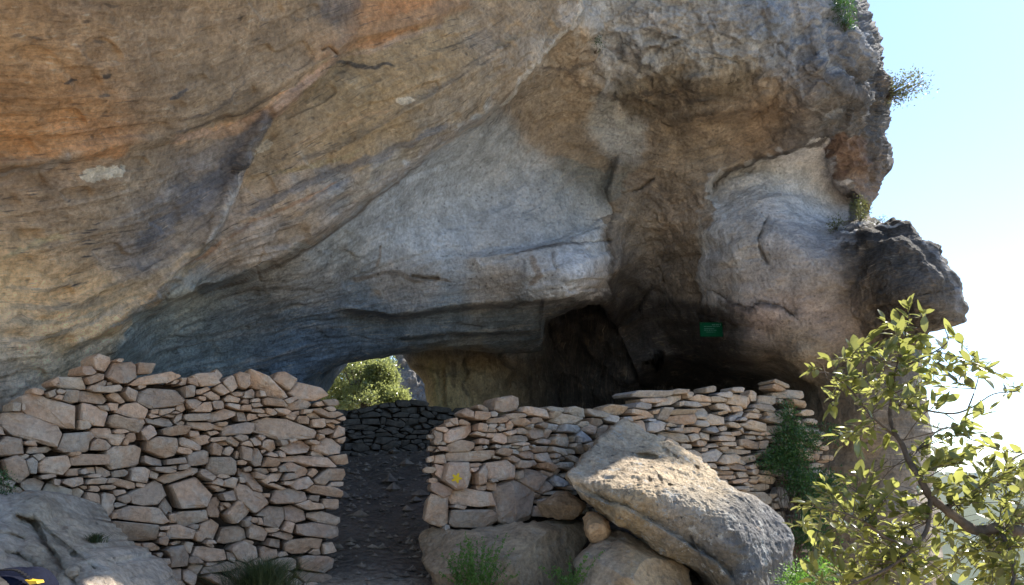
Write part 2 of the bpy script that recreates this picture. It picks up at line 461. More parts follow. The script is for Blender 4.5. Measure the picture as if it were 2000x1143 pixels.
_adj(_pale, (0.92, 1.04, 1.20))
_adj((_y >= 590) & (_x < 1180) & (_x > 260) & (_y < 700), (0.70, 0.90, 1.10))  # grey stone of the lip, deepened with painted bluish shade
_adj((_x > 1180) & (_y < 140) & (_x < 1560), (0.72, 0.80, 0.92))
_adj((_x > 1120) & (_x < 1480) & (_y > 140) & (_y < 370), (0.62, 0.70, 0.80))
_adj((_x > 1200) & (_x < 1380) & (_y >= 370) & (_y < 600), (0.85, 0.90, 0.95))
_adj((_x < 420) & (_y > 500) & (_y < 740), (1.65, 1.52, 1.28))
_adj((_x < 260) & (_y > 140) & (_y < 300), (1.10, 1.04, 0.95))
_adj((_x > 420) & (_x < 760) & (_y > 440) & (_y < 600), (0.95, 1.03, 1.12))
_oc = (_x > 980) & (_x < 1180) & (_y > 120) & (_y < 340)
ALB[_oc, 2:5] = (0.62 * ALB[_oc, 2:5] + 0.38 * ALB[_oc, 2:5].mean(1, keepdims=True)) * 0.88
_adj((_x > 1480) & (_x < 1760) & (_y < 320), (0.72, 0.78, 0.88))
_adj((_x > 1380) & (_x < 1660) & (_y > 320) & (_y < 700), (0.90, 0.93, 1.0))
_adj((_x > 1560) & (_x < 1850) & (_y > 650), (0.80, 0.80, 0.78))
_adj((_x > 1010) & (_x < 1480) & (_y > 670), (0.40, 0.40, 0.42))  # darkness of the hollow painted into the rock colour
_adj((_x > 1200) & (_x < 1340) & (_y > 540) & (_y < 670), (0.62, 0.62, 0.64))  # painted shade fading out towards the hollow's upper side
_adj((_x < 620) & (_y < 300), (1.24, 1.15, 1.0))
_adj((_x < 620) & (_y >= 300) & (_y < 600), (1.12, 1.10, 1.06))
_adj((_x >= 620) & (_x < 980) & (_y < 300), (1.05, 1.03, 0.97))
# edges where the mineral colour changes abruptly
EDGES = [
 [(1180,-60),(1139,5),(1110,60),(1029,141),(967,208),(845,294),(720,385),(600,471),(480,540),(340,580),(290,615),(240,668),(180,720)],
 [(1100,-60),(930,0),(820,50),(700,85),(655,115),(600,172),(520,222),(440,262),(320,275),(200,298),(60,325),(-100,335)],
 [(680,92),(640,128),(570,165),(470,215),(400,238),(320,268)],
 [(640,120),(523,227),(466,328),(441,410),(410,472),(315,567),(220,640),(100,700)],
 [(1640,262),(1560,285),(1500,300),(1450,318),(1400,342),(1385,370),(1372,440),(1368,520),(1362,600)],
 [(1204,330),(1192,372),(1207,412),(1189,455),(1201,505),(1192,560),(1196,590)],
 [(1640,255),(1620,300),(1645,350),(1690,400),(1715,430)],
]

def albedo(x, y):
    sh = x.shape
    x0_, y0_ = x.ravel().copy(), y.ravel().copy()
    x = x.ravel().astype(np.float32); y = y.ravel().astype(np.float32)
    # ragged borders between the mineral patches
    n1 = fbm(np.stack([x / 70, y / 70, 0 * x], -1), 4, 5); n2 = fbm(np.stack([x / 70, y / 70, 0 * x + 9], -1), 4, 6)
    x = x + n1 * 45 + 9 * fbm(np.stack([x / 14, y / 9, 0 * x + 3], -1), 3, 7); y = y + n2 * 35 + 7 * fbm(np.stack([x / 14, y / 9, 0 * x + 5], -1), 3, 9)
    K = 62.0
    zs, za = [], []
    for pl in EDGES:
        for (qx, qy, out) in ((x, y, zs), (ALB[:, 0], ALB[:, 1], za)):
            d_, t_ = sdist(pl, qx, qy)
            endf = sstep(0, 0.05, t_) * sstep(0, 0.05, 1 - t_)
            out.append((K * np.clip(d_ / 7.0, -1, 1) * np.exp(-np.maximum(np.abs(d_) - 120, 0) / 60) * endf))
    W = np.full(x.shape, 1e-12); C = np.zeros((len(x), 3))
    for ia, a in enumerate(ALB):
        s = a[5] * (0.85 if a[0] < 600 else 0.66)
        d2 = (x - a[0]) ** 2 + (y - a[1]) ** 2
        for zq, zp in zip(zs, za):
            d2 = d2 + (zq - zp[ia]) ** 2
        d2 = d2 / (s * s)
        w = np.exp(-0.5 * np.minimum(d2, 60)) / (1 + 0.15 * d2) + 1e-6 / (1 + d2)
        W += w; C += w[:, None] * a[None, 2:5]
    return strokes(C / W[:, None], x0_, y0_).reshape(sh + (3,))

# veins, stains and pale seams, plus painted sunlit rims and a shadow line: polyline, half width px, colour, strength
STROKES = [
 ([(320,270),(400,262),(460,248),(520,222),(575,180),(625,138),(668,104)], 13, (.60,.42,.31), .85),
 ([(320,262),(400,240),(480,215),(560,165)], 4, (.20,.17,.15), .6),
 ([(690,70),(760,52),(840,30),(905,0),(950,-30)], 20, (.55,.35,.21), .7),
 ([(660,112),(720,100),(790,75),(870,45)], 6, (.55,.42,.32), .6),
 ([(655,120),(700,130),(770,128)], 5, (.12,.11,.10), .8),
 ([(1145,-5),(1112,55),(1072,98),(1030,138),(1000,175),(967,206)], 3.5, (.84,.83,.80), .75),  # sunlit ridge edge painted as a pale line, continued by the next stroke
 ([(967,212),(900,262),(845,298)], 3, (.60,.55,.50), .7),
 ([(845,300),(720,391),(600,477),(480,546),(360,590)], 2.5, (.22,.17,.13), .6),  # thin shadow along the lower ridge, painted in
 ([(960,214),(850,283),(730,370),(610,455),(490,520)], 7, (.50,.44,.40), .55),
 ([(500,262),(470,326),(448,385),(432,435),(402,484),(340,545),(270,602),(200,650)], 3.5, (.66,.61,.56), .8),
 ([(530,212),(500,255),(470,290),(440,335),(395,375),(340,420),(300,460),(270,500)], 26, (.17,.18,.215), .6),
 ([(478,310),(462,335),(455,345)], 6, (.09,.08,.08), .8),
 ([(540,300),(620,262),(700,232),(775,214)], 4, (.55,.39,.24), .7),
 ([(530,345),(600,325),(660,312),(705,290)], 5, (.52,.42,.24), .6),
 ([(0,508),(60,482),(130,460)], 7, (.64,.50,.29), .8),
 ([(0,600),(100,603),(200,588),(290,548),(350,510),(400,480)], 9, (.62,.47,.31), .7),
 ([(0,632),(120,628),(220,600),(330,545),(420,500)], 5, (.64,.52,.36), .6),
 ([(0,672),(100,655),(190,622),(300,575)], 6, (.60,.48,.36), .6),
 ([(0,560),(90,565),(180,548)], 5, (.58,.43,.28), .6),
 ([(470,430),(560,375),(650,335),(750,303),(890,240)], 9, (.21,.21,.225), .6),
 ([(430,500),(500,470),(600,415),(700,365),(800,315)], 6, (.52,.47,.43), .6),
 ([(440,475),(500,430),(580,395),(660,355)], 4, (.50,.30,.19), .55),
 ([(360,520),(400,500),(440,470)], 5, (.52,.31,.19), .6),
 ([(0,345),(60,335),(115,312),(140,300)], 8, (.52,.44,.37), .7),
 ([(0,372),(30,352),(60,340)], 5, (.45,.33,.24), .6),
 ([(340,230),(400,215),(440,190),(480,150)], 4, (.15,.135,.13), .5),
 ([(120,160),(150,154)], 4, (.13,.11,.10), .7), ([(205,150),(222,150)], 5, (.13,.12,.12), .7), ([(322,190),(350,176),(362,168)], 4, (.11,.11,.12), .7),
 ([(190,185),(212,186)], 3, (.14,.12,.11), .7), ([(640,40),(650,20),(700,-10)], 30, (.17,.165,.18), .45),
 ([(960,95),(1010,68),(1040,55)], 5, (.50,.40,.26), .6), ([(700,190),(760,172),(820,150),(870,120)], 7, (.42,.31,.17), .45),
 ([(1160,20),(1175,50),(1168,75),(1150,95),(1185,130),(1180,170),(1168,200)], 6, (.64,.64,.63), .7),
 ([(1120,100),(1180,92),(1240,100),(1300,88)], 6, (.17,.13,.10), .5),
 ([(1240,165),(1300,180),(1350,172),(1390,186),(1330,196)], 9, (.08,.07,.065), .6),
 ([(1180,175),(1240,190),(1300,215),(1360,220),(1430,205)], 6, (.14,.10,.07), .5),
 ([(1195,60),(1260,30),(1330,35),(1380,70)], 10, (.56,.57,.58), .5),
 ([(1420,60),(1470,90),(1520,70)], 8, (.58,.61,.64), .6), ([(1180,90),(1210,130),(1260,140),(1300,120)], 7, (.60,.62,.63), .6),
 ([(1150,180),(1200,200),(1215,240),(1260,260)], 12, (.56,.57,.55), .55), ([(1330,100),(1380,125),(1440,120)], 6, (.55,.57,.58), .5),
 ([(1250,15),(1290,60),(1350,90)], 4, (.15,.13,.11), .6), ([(1380,20),(1400,60),(1450,85)], 4, (.16,.14,.12), .6), ([(1480,10),(1500,70),(1560,110)], 5, (.14,.13,.12), .6), ([(1210,70),(1250,90),(1300,95),(1350,75)], 4, (.15,.13,.10), .6),
 ([(1540,20),(1560,80),(1550,140),(1580,190)], 6, (.52,.54,.57), .6), ([(1570,200),(1610,220),(1650,215)], 5, (.40,.42,.45), .5), ([(1300,235),(1340,225),(1400,215)], 4, (.07,.06,.05), .6),
 ([(1050,135),(1110,130),(1160,110)], 4, (.13,.11,.10), .6),
 ([(1640,264),(1560,287),(1500,303),(1450,322),(1402,347),(1388,378)], 5, (.07,.06,.055), .8),
 ([(1372,420),(1368,480),(1372,540),(1390,590),(1430,610)], 6, (.66,.65,.62), .5),
 ([(1540,330),(1510,370),(1520,410),(1560,435),(1600,440)], 9, (.62,.62,.62), .5),
 ([(1430,470),(1440,520),(1435,560),(1450,590)], 7, (.60,.61,.62), .45),
 ([(1382,560),(1430,592),(1465,607),(1485,592),(1530,602),(1560,627)], 3, (.10,.07,.05), .8),
 ([(1590,10),(1605,60),(1600,110),(1640,150),(1660,185)], 6, (.55,.56,.58), .6),  # light on the crag's rims painted pale, here and in the next stroke
 ([(1630,20),(1660,90),(1690,120),(1700,180),(1690,240)], 5, (.50,.51,.54), .5),
 ([(1640,0),(1680,60),(1712,130),(1712,200),(1700,300),(1705,380)], 12, (.06,.06,.065), .5),
 ([(1600,440),(1650,455),(1700,443),(1770,437)], 4, (.62,.61,.60), .7),  # light catching the ledge's rims, painted in pale
 ([(1795,470),(1830,495),(1850,540),(1872,580)], 5, (.34,.35,.37), .6),
 ([(1862,560),(1876,600),(1870,622)], 8, (.30,.32,.36), .6),
 ([(1618,285),(1608,310),(1600,330)], 8, (.76,.74,.71), .7),
 ([(1180,470),(1196,500),(1192,540)], 6, (.10,.09,.08), .6),
 ([(1207,412),(1189,455),(1201,505),(1192,560),(1210,640)], 3, (.10,.085,.07), .6),
 ([(1200,470),(1140,476),(1095,482),(1040,492),(980,494)], 3, (.16,.13,.10), .7),
 ([(1040,500),(1055,540),(1030,560)], 8, (.28,.20,.13), .5),
 ([(690,548),(760,535),(820,548),(880,545)], 6, (.22,.17,.12), .6),
 ([(520,470),(505,520)], 3, (.32,.20,.11), .6), ([(745,480),(735,520)], 3, (.36,.26,.17), .5),
 ([(560,300),(552,318)], 3, (.16,.13,.11), .6), ([(990,598),(1040,590),(1130,585),(1180,560)], 4, (.10,.09,.085), .6),
 ([(420,585),(500,565),(560,560),(640,575)], 5, (.24,.20,.16), .5),
 ([(260,690),(400,655),(560,648),(720,640)], 5, (.36,.37,.38), .35),
 ([(900,655),(1000,640),(1050,632)], 4, (.40,.38,.35), .5),
 ([(880,700),(888,760)], 6, (.20,.14,.08), .6), ([(905,690),(915,780)], 5, (.12,.09,.06), .6), ([(840,700),(850,780)], 7, (.50,.40,.18), .5),
]

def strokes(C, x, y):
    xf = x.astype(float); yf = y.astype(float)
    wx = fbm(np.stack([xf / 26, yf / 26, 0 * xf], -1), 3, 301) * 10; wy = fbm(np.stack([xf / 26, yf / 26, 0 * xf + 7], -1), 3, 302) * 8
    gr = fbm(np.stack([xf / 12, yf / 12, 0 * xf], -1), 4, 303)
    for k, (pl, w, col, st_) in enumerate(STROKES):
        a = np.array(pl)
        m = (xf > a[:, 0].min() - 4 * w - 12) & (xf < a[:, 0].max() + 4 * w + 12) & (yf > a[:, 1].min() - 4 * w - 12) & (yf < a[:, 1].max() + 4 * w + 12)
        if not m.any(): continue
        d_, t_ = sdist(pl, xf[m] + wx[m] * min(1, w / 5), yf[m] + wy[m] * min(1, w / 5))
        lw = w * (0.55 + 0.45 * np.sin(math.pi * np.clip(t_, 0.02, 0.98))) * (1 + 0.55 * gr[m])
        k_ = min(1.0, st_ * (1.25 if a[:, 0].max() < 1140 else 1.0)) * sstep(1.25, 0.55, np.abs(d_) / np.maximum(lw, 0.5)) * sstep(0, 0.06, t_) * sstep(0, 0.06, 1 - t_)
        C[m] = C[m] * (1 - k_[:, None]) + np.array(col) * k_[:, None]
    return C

STR = {
 0.2: [(-400,-300),(200,-200),(600,-100),(900,-250)],
 1.0: [(-600,70),(-300,60),(0,60),(300,40),(500,0),(650,-60)],
 2.0: [(-600,210),(-300,200),(0,200),(250,190),(450,120),(600,50),(800,-10),(900,-60)],
 3.0: [(-600,330),(-300,320),(0,325),(200,295),(400,250),(560,175),(660,105),(800,60),(925,0),(1020,-60)],
 4.0: [(0,430),(200,400),(400,320),(600,230),(800,120),(1000,40),(1080,-40)],
 5.0: [(-400,530),(-200,530),(0,520),(200,490),(400,400),(600,310),(800,210),(1000,120),(1110,10)],
 6.0: [(-400,670),(-200,650),(0,620),(200,570),(350,520),(500,430),(700,340),(850,280),(967,208),(1050,110),(1139,0)],
 7.5: [(0,760),(150,710),(240,670),(340,600),(600,500)],
 8.5: [(300,640),(500,550),(700,470),(850,400),(1050,300)],
 10.0: [(400,650),(700,570),(900,520),(1100,440),(1200,380)],
 11.0: [(300,690),(600,640),(900,600),(1200,560)],
 12.0: [(400,740),(600,700),(900,670),(1050,650)],
 8.0: [(1000,190),(1150,205),(1300,240),(1450,230),(1600,150),(1700,50)],
 7.3: [(1100,110),(1300,130),(1500,120),(1650,0)],
 6.6: [(1150,20),(1300,40),(1500,0)],
 9.3: [(1200,330),(1300,390),(1400,340),(1540,285),(1700,250)],
 11.2: [(1400,480),(1500,430),(1600,450),(1700,440)],
 13.0: [(1250,600),(1450,600),(1550,620),(1700,560),(1850,560)],
 15.0: [(1250,740),(1500,720),(1700,700),(1800,720)],
 17.0: [(1500,900),(1800,900)],
}
_p, _v = [], []
for s_, pl in STR.items():
    for a in pl: _p.append(a); _v.append(s_)
strata_f = tps(_p, _v, 0.004)

def strata(x, y):
    s = strata_f(x, y)
    t = (x * 0.85 - y * 0.5) / 100.0
    # how strongly banded the rock is here: the pale vault is plain and pitted, the ceiling is streaked
    a_, _ = sdist(EDGES[0], x, y)
    vault = np.exp(-(((x - 880) / 330) ** 2 + ((y - 430) / 170) ** 2) ** 2) * sstep(8, -8, a_) * (x < 1230)
    k = 1.0 - 0.9 * vault
    k = k * (1 + 0.5 * np.exp(-(((x - 200) / 350) ** 2 + ((y - 560) / 190) ** 2)))
    k = np.where(x > 1120, np.minimum(k, 0.5), k)
    return np.stack([t, s, k], -1)

DEPTH = [
 (0,0,4.2),(0,320,5.2),(0,560,5.7),(0,800,6.0),(0,950,6.1),(0,-400,3.2),(-600,-400,2.8),(-600,0,3.4),(-600,500,4.3),(-600,900,4.6),(-100,-900,2.4),
 (250,150,5.3),(250,400,6.2),(200,600,6.6),(150,700,6.7),(500,0,6.0),(500,-400,4.6),(500,200,6.7),(420,330,7.0),(330,500,7.0),
 (700,100,7.2),(750,250,7.7),(640,330,7.6),(560,420,7.6),(470,500,7.5),(340,580,7.3),(240,670,7.2),
 (1000,-500,6.4),(1000,-900,5.0),(1000,-150,7.8),(950,50,8.2),(950,180,8.6),(1090,30,8.9),(1029,120,8.8),(830,280,8.4),(720,370,8.2),(600,450,8.0),
 (1180,60,9.9),(1080,160,9.9),(1000,260,10.3),(900,340,10.3),(800,420,9.9),(1000,420,10.9),(850,500,10.3),(700,520,9.6),(600,560,9.1),(450,600,8.5),(300,650,7.9),
 (1100,320,11.2),(1150,400,11.6),(1120,480,11.0),(1170,520,11.0),(1150,585,11.4),(950,580,11.2),(800,600,10.7),(650,640,10.2),(500,660,9.5),(350,690,8.7),
 (1190,620,13.4),(950,690,12.3),(1050,680,12.6),(800,695,11.6),(700,705,11.1),(600,745,10.6),(500,760,10.2),(400,780,9.8),(250,760,8.6),(300,880,9.6),(550,880,11.0),
 (1210,470,12.4),(1210,560,13.2),(1205,640,14.5),(1230,700,14.9),(1255,760,15.5),(1250,780,17.0),(1320,760,16.5),(1400,760,15.5),(1480,765,14.3),(1320,700,14.6),(1400,700,13.0),(1300,850,17),(1540,775,12.8),(1330,640,13.6),(1400,650,12.3),(1400,850,15.5),
 (1250,200,10.9),(1250,320,11.7),(1300,420,12.3),(1350,520,12.5),(1300,280,11.4),(1400,230,10.8),(1350,150,10.1),(1200,150,10.2),(1450,300,11.5),(1500,220,10.8),(1550,260,10.8),
 (1600,180,10.0),(1650,100,10.0),(1560,80,9.9),(1500,30,9.6),(1350,50,9.7),(1250,60,9.8),(1680,40,10.3),(1700,150,10.8),(1710,260,11.3),(1730,320,11.9),(1700,380,11.9),
 (1400,400,11.6),(1400,480,11.4),(1480,360,11.5),(1460,450,11.1),(1550,350,11.7),(1600,320,11.6),(1600,390,12.1),(1650,400,12.3),(1560,450,11.0),(1500,520,11.0),(1600,500,10.7),(1700,460,10.5),(1700,560,10.6),(1620,600,10.9),
 (1450,580,11.3),(1500,640,11.3),(1450,700,12.1),(1560,700,11.4),(1620,720,11.3),(1700,680,11.0),(1800,700,11.2),(1700,800,11.0),(1800,900,11.0),(1650,950,11.3),(1800,1143,10.8),(1500,900,12.5),(1550,1143,11.8),
 (1400,-400,8.4),(1400,-900,7.0),(1650,-400,9.2),(1850,-900,9.0),(1200,-250,8.4),
]
DEPTH = np.array(DEPTH, float)
depth_f = tps(DEPTH[:, :2], DEPTH[:, 2], 0.0004)

# folds, ledges and cracks: polyline, step (m) the rock on the +side stands back by, width of the recovery, ridge lip (m)
FOLDS = [
 ([(1139,5),(1110,60),(1029,141),(967,208),(845,294),(720,385),(600,471),(480,540),(340,580),(290,615),(240,668)], 0.50, 110, 0.04, -1),
 ([(720,40),(660,105),(620,160),(523,227),(466,328),(441,410),(410,472),(315,567),(220,640),(100,700)], 0.20, 60, 0.04, -1),
 ([(700,85),(655,110),(580,150),(470,215),(400,238),(320,268),(200,292),(60,322),(-100,330)], 0.07, 40, 0.02, -1),
 ([(930,0),(820,50),(700,78),(640,115)], 0.08, 40, 0.02, -1),
 ([(1195,420),(1150,455),(1100,475),(1040,490),(980,492),(900,505)], 0.22, 45, 0.02, 1),
 ([(1200,500),(1170,560),(1120,580),(1040,590),(960,590),(880,600),(760,615),(640,605)], 0.30, 40, 0.03, -1),
 ([(1058,640),(1000,650),(940,655),(860,650),(760,660)], 0.14, 30, 0.02, -1),
 ([(1215,290),(1204,330),(1192,372),(1207,412),(1189,455),(1201,505),(1192,560)], 0.22, 60, 0.02, 1),
 ([(1640,262),(1560,285),(1500,300),(1450,318),(1400,342),(1385,360),(1375,420)], 0.40, 60, 0.0, -1),
 ([(1520,175),(1480,205),(1400,220),(1330,228),(1290,235)], 0.25, 40, 0.05, -1),
 ([(1500,130),(1400,150),(1300,165),(1220,170),(1170,190)], 0.18, 30, 0.05, -1),
 ([(1620,280),(1640,350),(1690,400),(1720,430)], 0.5, 50, 0.03, 1),
 ([(1380,560),(1430,590),(1465,605),(1485,590),(1530,600),(1560,625)], 0.10, 30, 0.03, -1),
 ([(1280,560),(1255,610),(1215,640)], 0.25, 40, 0.03, 1),
 ([(1590,20),(1600,120),(1640,170),(1690,190),(1700,260),(1640,290)], 0.15, 25, 0.06, -1),
 ([(1640,30),(1690,110),(1700,200)], 0.15, 25, 0.05, -1),
 ([(1160,20),(1155,90),(1130,130),(1190,170),(1170,230)], 0.12, 30, 0.04, -1),
 ([(1600,752),(1540,735),(1450,718),(1380,705),(1300,700),(1240,705)], 0.5, 50, 0.05, -1),
 ([(0,640),(120,600),(260,540),(380,470)], 0.06, 30, 0.03, -1),
 ([(0,500),(150,470),(300,400),(420,300)], 0.05, 30, 0.02, -1),
 ([(560,330),(700,270),(820,200),(960,110),(1060,30)], 0.08, 35, 0.04, -1),
 ([(560,420),(700,345),(830,265),(960,170)], 0.06, 25, 0.03, -1),
]
CRACKS = [
 [(1640,262),(1560,285),(1500,300),(1450,318),(1400,342),(1385,380)],
 [(1380,560),(1430,590),(1465,605),(1485,590),(1530,600),(1560,625)],
 [(1195,430),(1150,455),(1100,475),(1040,490)], [(1076,490),(1080,515),(1090,530)], [(1200,470),(1090,478)],
 [(660,108),(640,90),(625,100)], [(1280,345),(1250,370),(1205,380)], [(500,520),(505,545)], [(1170,60),(1165,95),(1150,100)],
 [(1300,480),(1290,520),(1310,545)],[(800,540),(860,545)],[(1500,420),(1480,470),(1500,520)],[(1360,610),(1420,625),(1440,640)],
]
WHITE = [(198,338,46,14,-8),(513,288,22,10,-25),(790,197,20,6,-8)]

def cliff_depth(x, y):
    d = depth_f(x, y)
    for pl, step, wid, lip, side in FOLDS:
        sd_, t = sdist(pl, x, y)
        sd_ = sd_ * side
        env = sstep(0, 0.12, t) * sstep(0, 0.12, 1 - t)
        far = np.abs(sd_)
        d = d + env * step * (sstep(-5, 11, sd_) * np.exp(-np.maximum(sd_, 0) / wid) - 0.35 * (1 - sstep(-5, 11, sd_)) * np.exp(-far / (wid * 0.6)))
        d = d - env * lip * np.exp(-(sd_ / 14.0) ** 2)
    for pl in CRACKS:
        sd_, t = sdist(pl, x, y)
        d = d + 0.13 * np.exp(-(sd_ / 3.0) ** 2) * sstep(0, 0.1, t) * sstep(0, 0.1, 1 - t)
    return d

def grid_faces(nr, nc, flip=False):
    i = np.arange((nr - 1) * nc).reshape(nr - 1, nc)[:, :-1].ravel()
    f = np.stack([i, i + nc, i + nc + 1, i + 1], -1)
    return f[:, ::-1].copy() if flip else f

def grid_normals(V):
    a = np.gradient(V, axis=0); b = np.gradient(V, axis=1)
    n = np.cross(b, a)
    n /= np.linalg.norm(n, axis=-1, keepdims=True) + 1e-9
    # towards the camera
    c = np.array([0, 0, EYE]) - V
    s = np.sign((n * c).sum(-1, keepdims=True)); s[s == 0] = 1
    return n * s

def rough_map(x, y):
    """how broken the surface is: high = blocky crag, low = smooth worn vault"""
    r = 0.22 + 0.25 * sstep(900, 1150, x)
    r = r + 1.5 * np.exp(-(((x - 1350) / 280) ** 2 + ((y - 90) / 130) ** 2))
    r = r + 1.0 * np.exp(-(((x - 1690) / 90) ** 2 + ((y - 150) / 260) ** 2))
    r = r + 1.0 * np.exp(-(((x - 1780) / 110) ** 2 + ((y - 540) / 110) ** 2))
    r = r - 0.2 * np.exp(-(((x - 880) / 220) ** 2 + ((y - 420) / 120) ** 2))
    r = r + 0.4 * np.exp(-(((x - 1300) / 120) ** 2 + ((y - 430) / 200) ** 2))
    return r

def displace(V, x, y, st, amp=1.0):
    N = grid_normals(V)
    r = rough_map(x, y)
    q = np.stack([st[..., 0] * 0.35, st[..., 1] * 1.6, 0 * x], -1)
    q2 = np.stack([st[..., 0] * 0.9, st[..., 1] * 4.5, 0 * x + 3], -1)
    sm = 1 - 0.55 * sstep(1150, 1000, x)          # the left ceiling and vault are worn smooth
    d = 0.14 * sm * fbm(V * 0.8, 3, 11)
    d = d + 0.06 * sm * fbm(q, 4, 21, 0.45)
    rr = fbm(q2, 4, 31, 0.55, ridged=True)
    d = d + 0.016 * rr
    blk = fbm(V * 1.9 + 0.35 * vnoise(V * 3.0, 4)[..., None], 5, 41, 0.55)
    d = d + r * (0.075 * blk + 0.04 * fbm(V * 5.5, 4, 51, 0.6, ridged=True))
    d = d + r * 0.012 * fbm(V * 20, 3, 61)
    # blocky crag: faceted chunks
    crag = np.exp(-(((x - 1400) / 300) ** 2 + ((y - 60) / 110) ** 2) ** 2) + 0.9 * np.exp(-(((x - 1680) / 90) ** 2 + ((y - 180) / 240) ** 2) ** 2)
    w_ = V * 1.0 + 0.25 * np.stack([vnoise(V * 2.2, 71), vnoise(V * 2.2, 72), vnoise(V * 2.2, 73)], -1)
    cell = np.floor(w_ * np.array([2.6, 2.6, 3.6])).astype(np.int64)
    hh = hash3(cell[..., 0], cell[..., 1], cell[..., 2], 5) - 0.5
    d = d + 0.11 * crag * hh + 0.06 * crag * fbm(V * 3.2, 4, 81, 0.6, ridged=True)
    # shallow scallops
    sc = vnoise(np.stack([st[..., 0] * 1.6, st[..., 1] * 3.0, 0 * x], -1), 77)
    d = d - 0.03 * sstep(0.35, 0.6, sc)
    return V + N * (d * amp)[..., None]

def spread(a, b, lo, hi, n, dens=3.0):
    """n parameter samples from a to b, dens times denser between lo and hi"""
    t = np.linspace(a, b, 4000)
    w = np.where((t > lo) & (t < hi), dens, 1.0)
    w = np.convolve(np.pad(w, 100, mode='edge'), np.ones(201) / 201, 'valid')
    c = np.cumsum(w); c = (c - c[0]) / (c[-1] - c[0])
    return np.interp(np.linspace(0, 1, n), c, t)

SIL = np.array([(-900,1900),(-500,1790),(-300,1735),(-120,1690),(0,1686),(25,1697),(45,1700),(60,1716),(85,1722),(100,1730),(130,1729),(150,1733),(170,1740),(200,1741),(222,1731),(245,1738),(262,1733),  # outline above the view is shaped for the shadow it casts
                (290,1739),(318,1736),(335,1722),(352,1712),(372,1706),(400,1698),(425,1702),(436,1712),(470,1760),(560,1800),(640,1820),(690,1808),(760,1812),(850,1816),(950,1822),(1143,1850),(1400,1880)], float)
LIP = np.array([(-700,1000),(500,900),(545,870),(575,800),(592,752),(610,742),(640,726),(680,712),(720,704),(760,697),(820,690),(880,686),(940,688),(1000,690),(1040,688),(1056,684),(1058,655),(1062,628),(1100,612),(1150,596),(1170,590),(1185,604),(1215,660),(1250,740),(1280,900),(1300,1250),(2100,1300)], float)

def skirt(V, edge, dirv, steps, jit=0.12, seed=3):
    """rows of points leading back from an edge row; returns stacked grid"""
    rows = [edge]
    for k, s in enumerate(steps):
        p = edge + np.asarray(dirv) * s
        n = fbm(p * 0.9, 3, seed)[..., None] * np.array([1.0, 0.3, 1.0]) * min(1, s) * jit * 4
        rows.append(p + n)
    return np.array(rows)

parts = []   # (V grid, colours, strata) -> joined into one cliff
# --- main face: ceiling, vault, crag and buttress
nr, nc = 560, 900
T0 = 0.80
tt = np.r_[T0 * spread(0, 1, 0.58, 1.0, 430, 4.0), T0 + (1 - T0) * np.linspace(0, 1, 131)[1:]]
xs = spread(-700, 2000, -10, 2000, nc, 3.2)
sfrac = (xs + 700) / 2700.0
X = np.zeros((nr, nc)); Yp = np.zeros((nr, nc))
Xg = np.repeat(xs[None], nr, 0)
T0 = 0.80
def rowmap(t, bot):
    up = -820 + (t / T0) * (535 + 820)  # unseen top of the cliff reaches this high to shade the bedrock
    lo = 535 + (t - T0) / (1 - T0) * (bot - 535)
    return np.where(t < T0, up, lo)
for it in range(14):
    bot = np.interp(Xg, LIP[:, 0], LIP[:, 1])
    Yp = rowmap(tt[:, None], bot)
    sil = np.interp(Yp, SIL[:, 0], SIL[:, 1])
    Xn = -700 + sfrac[None] * (sil + 700)
    Xg = 0.5 * Xg + 0.5 * Xn
X = Xg
D = cliff_depth(X, Yp)
# the right edge turns away from the camera
sil = np.interp(Yp, SIL[:, 0], SIL[:, 1])
e = np.clip((sil - X) / 60.0, 0, 1)
D = D + 1.1 * (1 - np.sqrt(np.clip(1 - (1 - e) ** 2, 0, 1)))
# lip of the low opening turns under
bot = np.interp(X, LIP[:, 0], LIP[:, 1])
el = np.clip((bot - Yp) / 26.0, 0, 1)
m_lip = sstep(560, 600, X) * sstep(1215, 1185, X)
D = D + m_lip * 0.5 * (1 - np.sqrt(np.clip(1 - (1 - el) ** 2, 0, 1)))
V = P(X, Yp, D)
ST = strata(X, Yp)
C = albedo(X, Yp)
wn_ = fbm(np.stack([X / 9, Yp / 9, 0 * X], -1), 3, 91)
for (cx, cy, w, h, ang) in WHITE:
    a = math.radians(ang)
    u = (X - cx) * math.cos(a) + (Yp - cy) * math.sin(a); v = -(X - cx) * math.sin(a) + (Yp - cy) * math.cos(a)
    k = np.sqrt((u / w) ** 2 + (v / h) ** 2) + 0.60 * wn_
    k = sstep(1.04, 0.94, k)[..., None]
    C = C * (1 - k) + np.array([0.84, 0.74, 0.58]) * k * (1 + 0.25 * wn_[..., None])
V = displace(V, X, Yp, ST)
parts.append((V, C, ST))
# right flank of the cliff, going back
R = skirt(V, V[:, -1], (0.10, 1, 0), [0.25, 0.6, 1.2, 2.2, 4, 7], 0.12, 5)
parts.append((R, np.repeat(C[:, -1][None], len(R), 0), np.repeat(ST[:, -1][None], len(R), 0)))
# roof behind the lip of the opening
sel = np.where((X[-1] > 520) & (X[-1] < 1300))[0]
R = skirt(V, V[-1, sel], (0, 1, 0.42), [0.12, 0.35, 0.8, 1.5, 2.4, 3.4, 4.4], 0.05, 8)
cc = C[-1, sel] * 0.9
parts.append((R, np.repeat(cc[None], len(R), 0), np.repeat(ST[-1, sel][None], len(R), 0) + np.arange(len(R))[:, None, None] * np.array([0, 0.8, 0])))
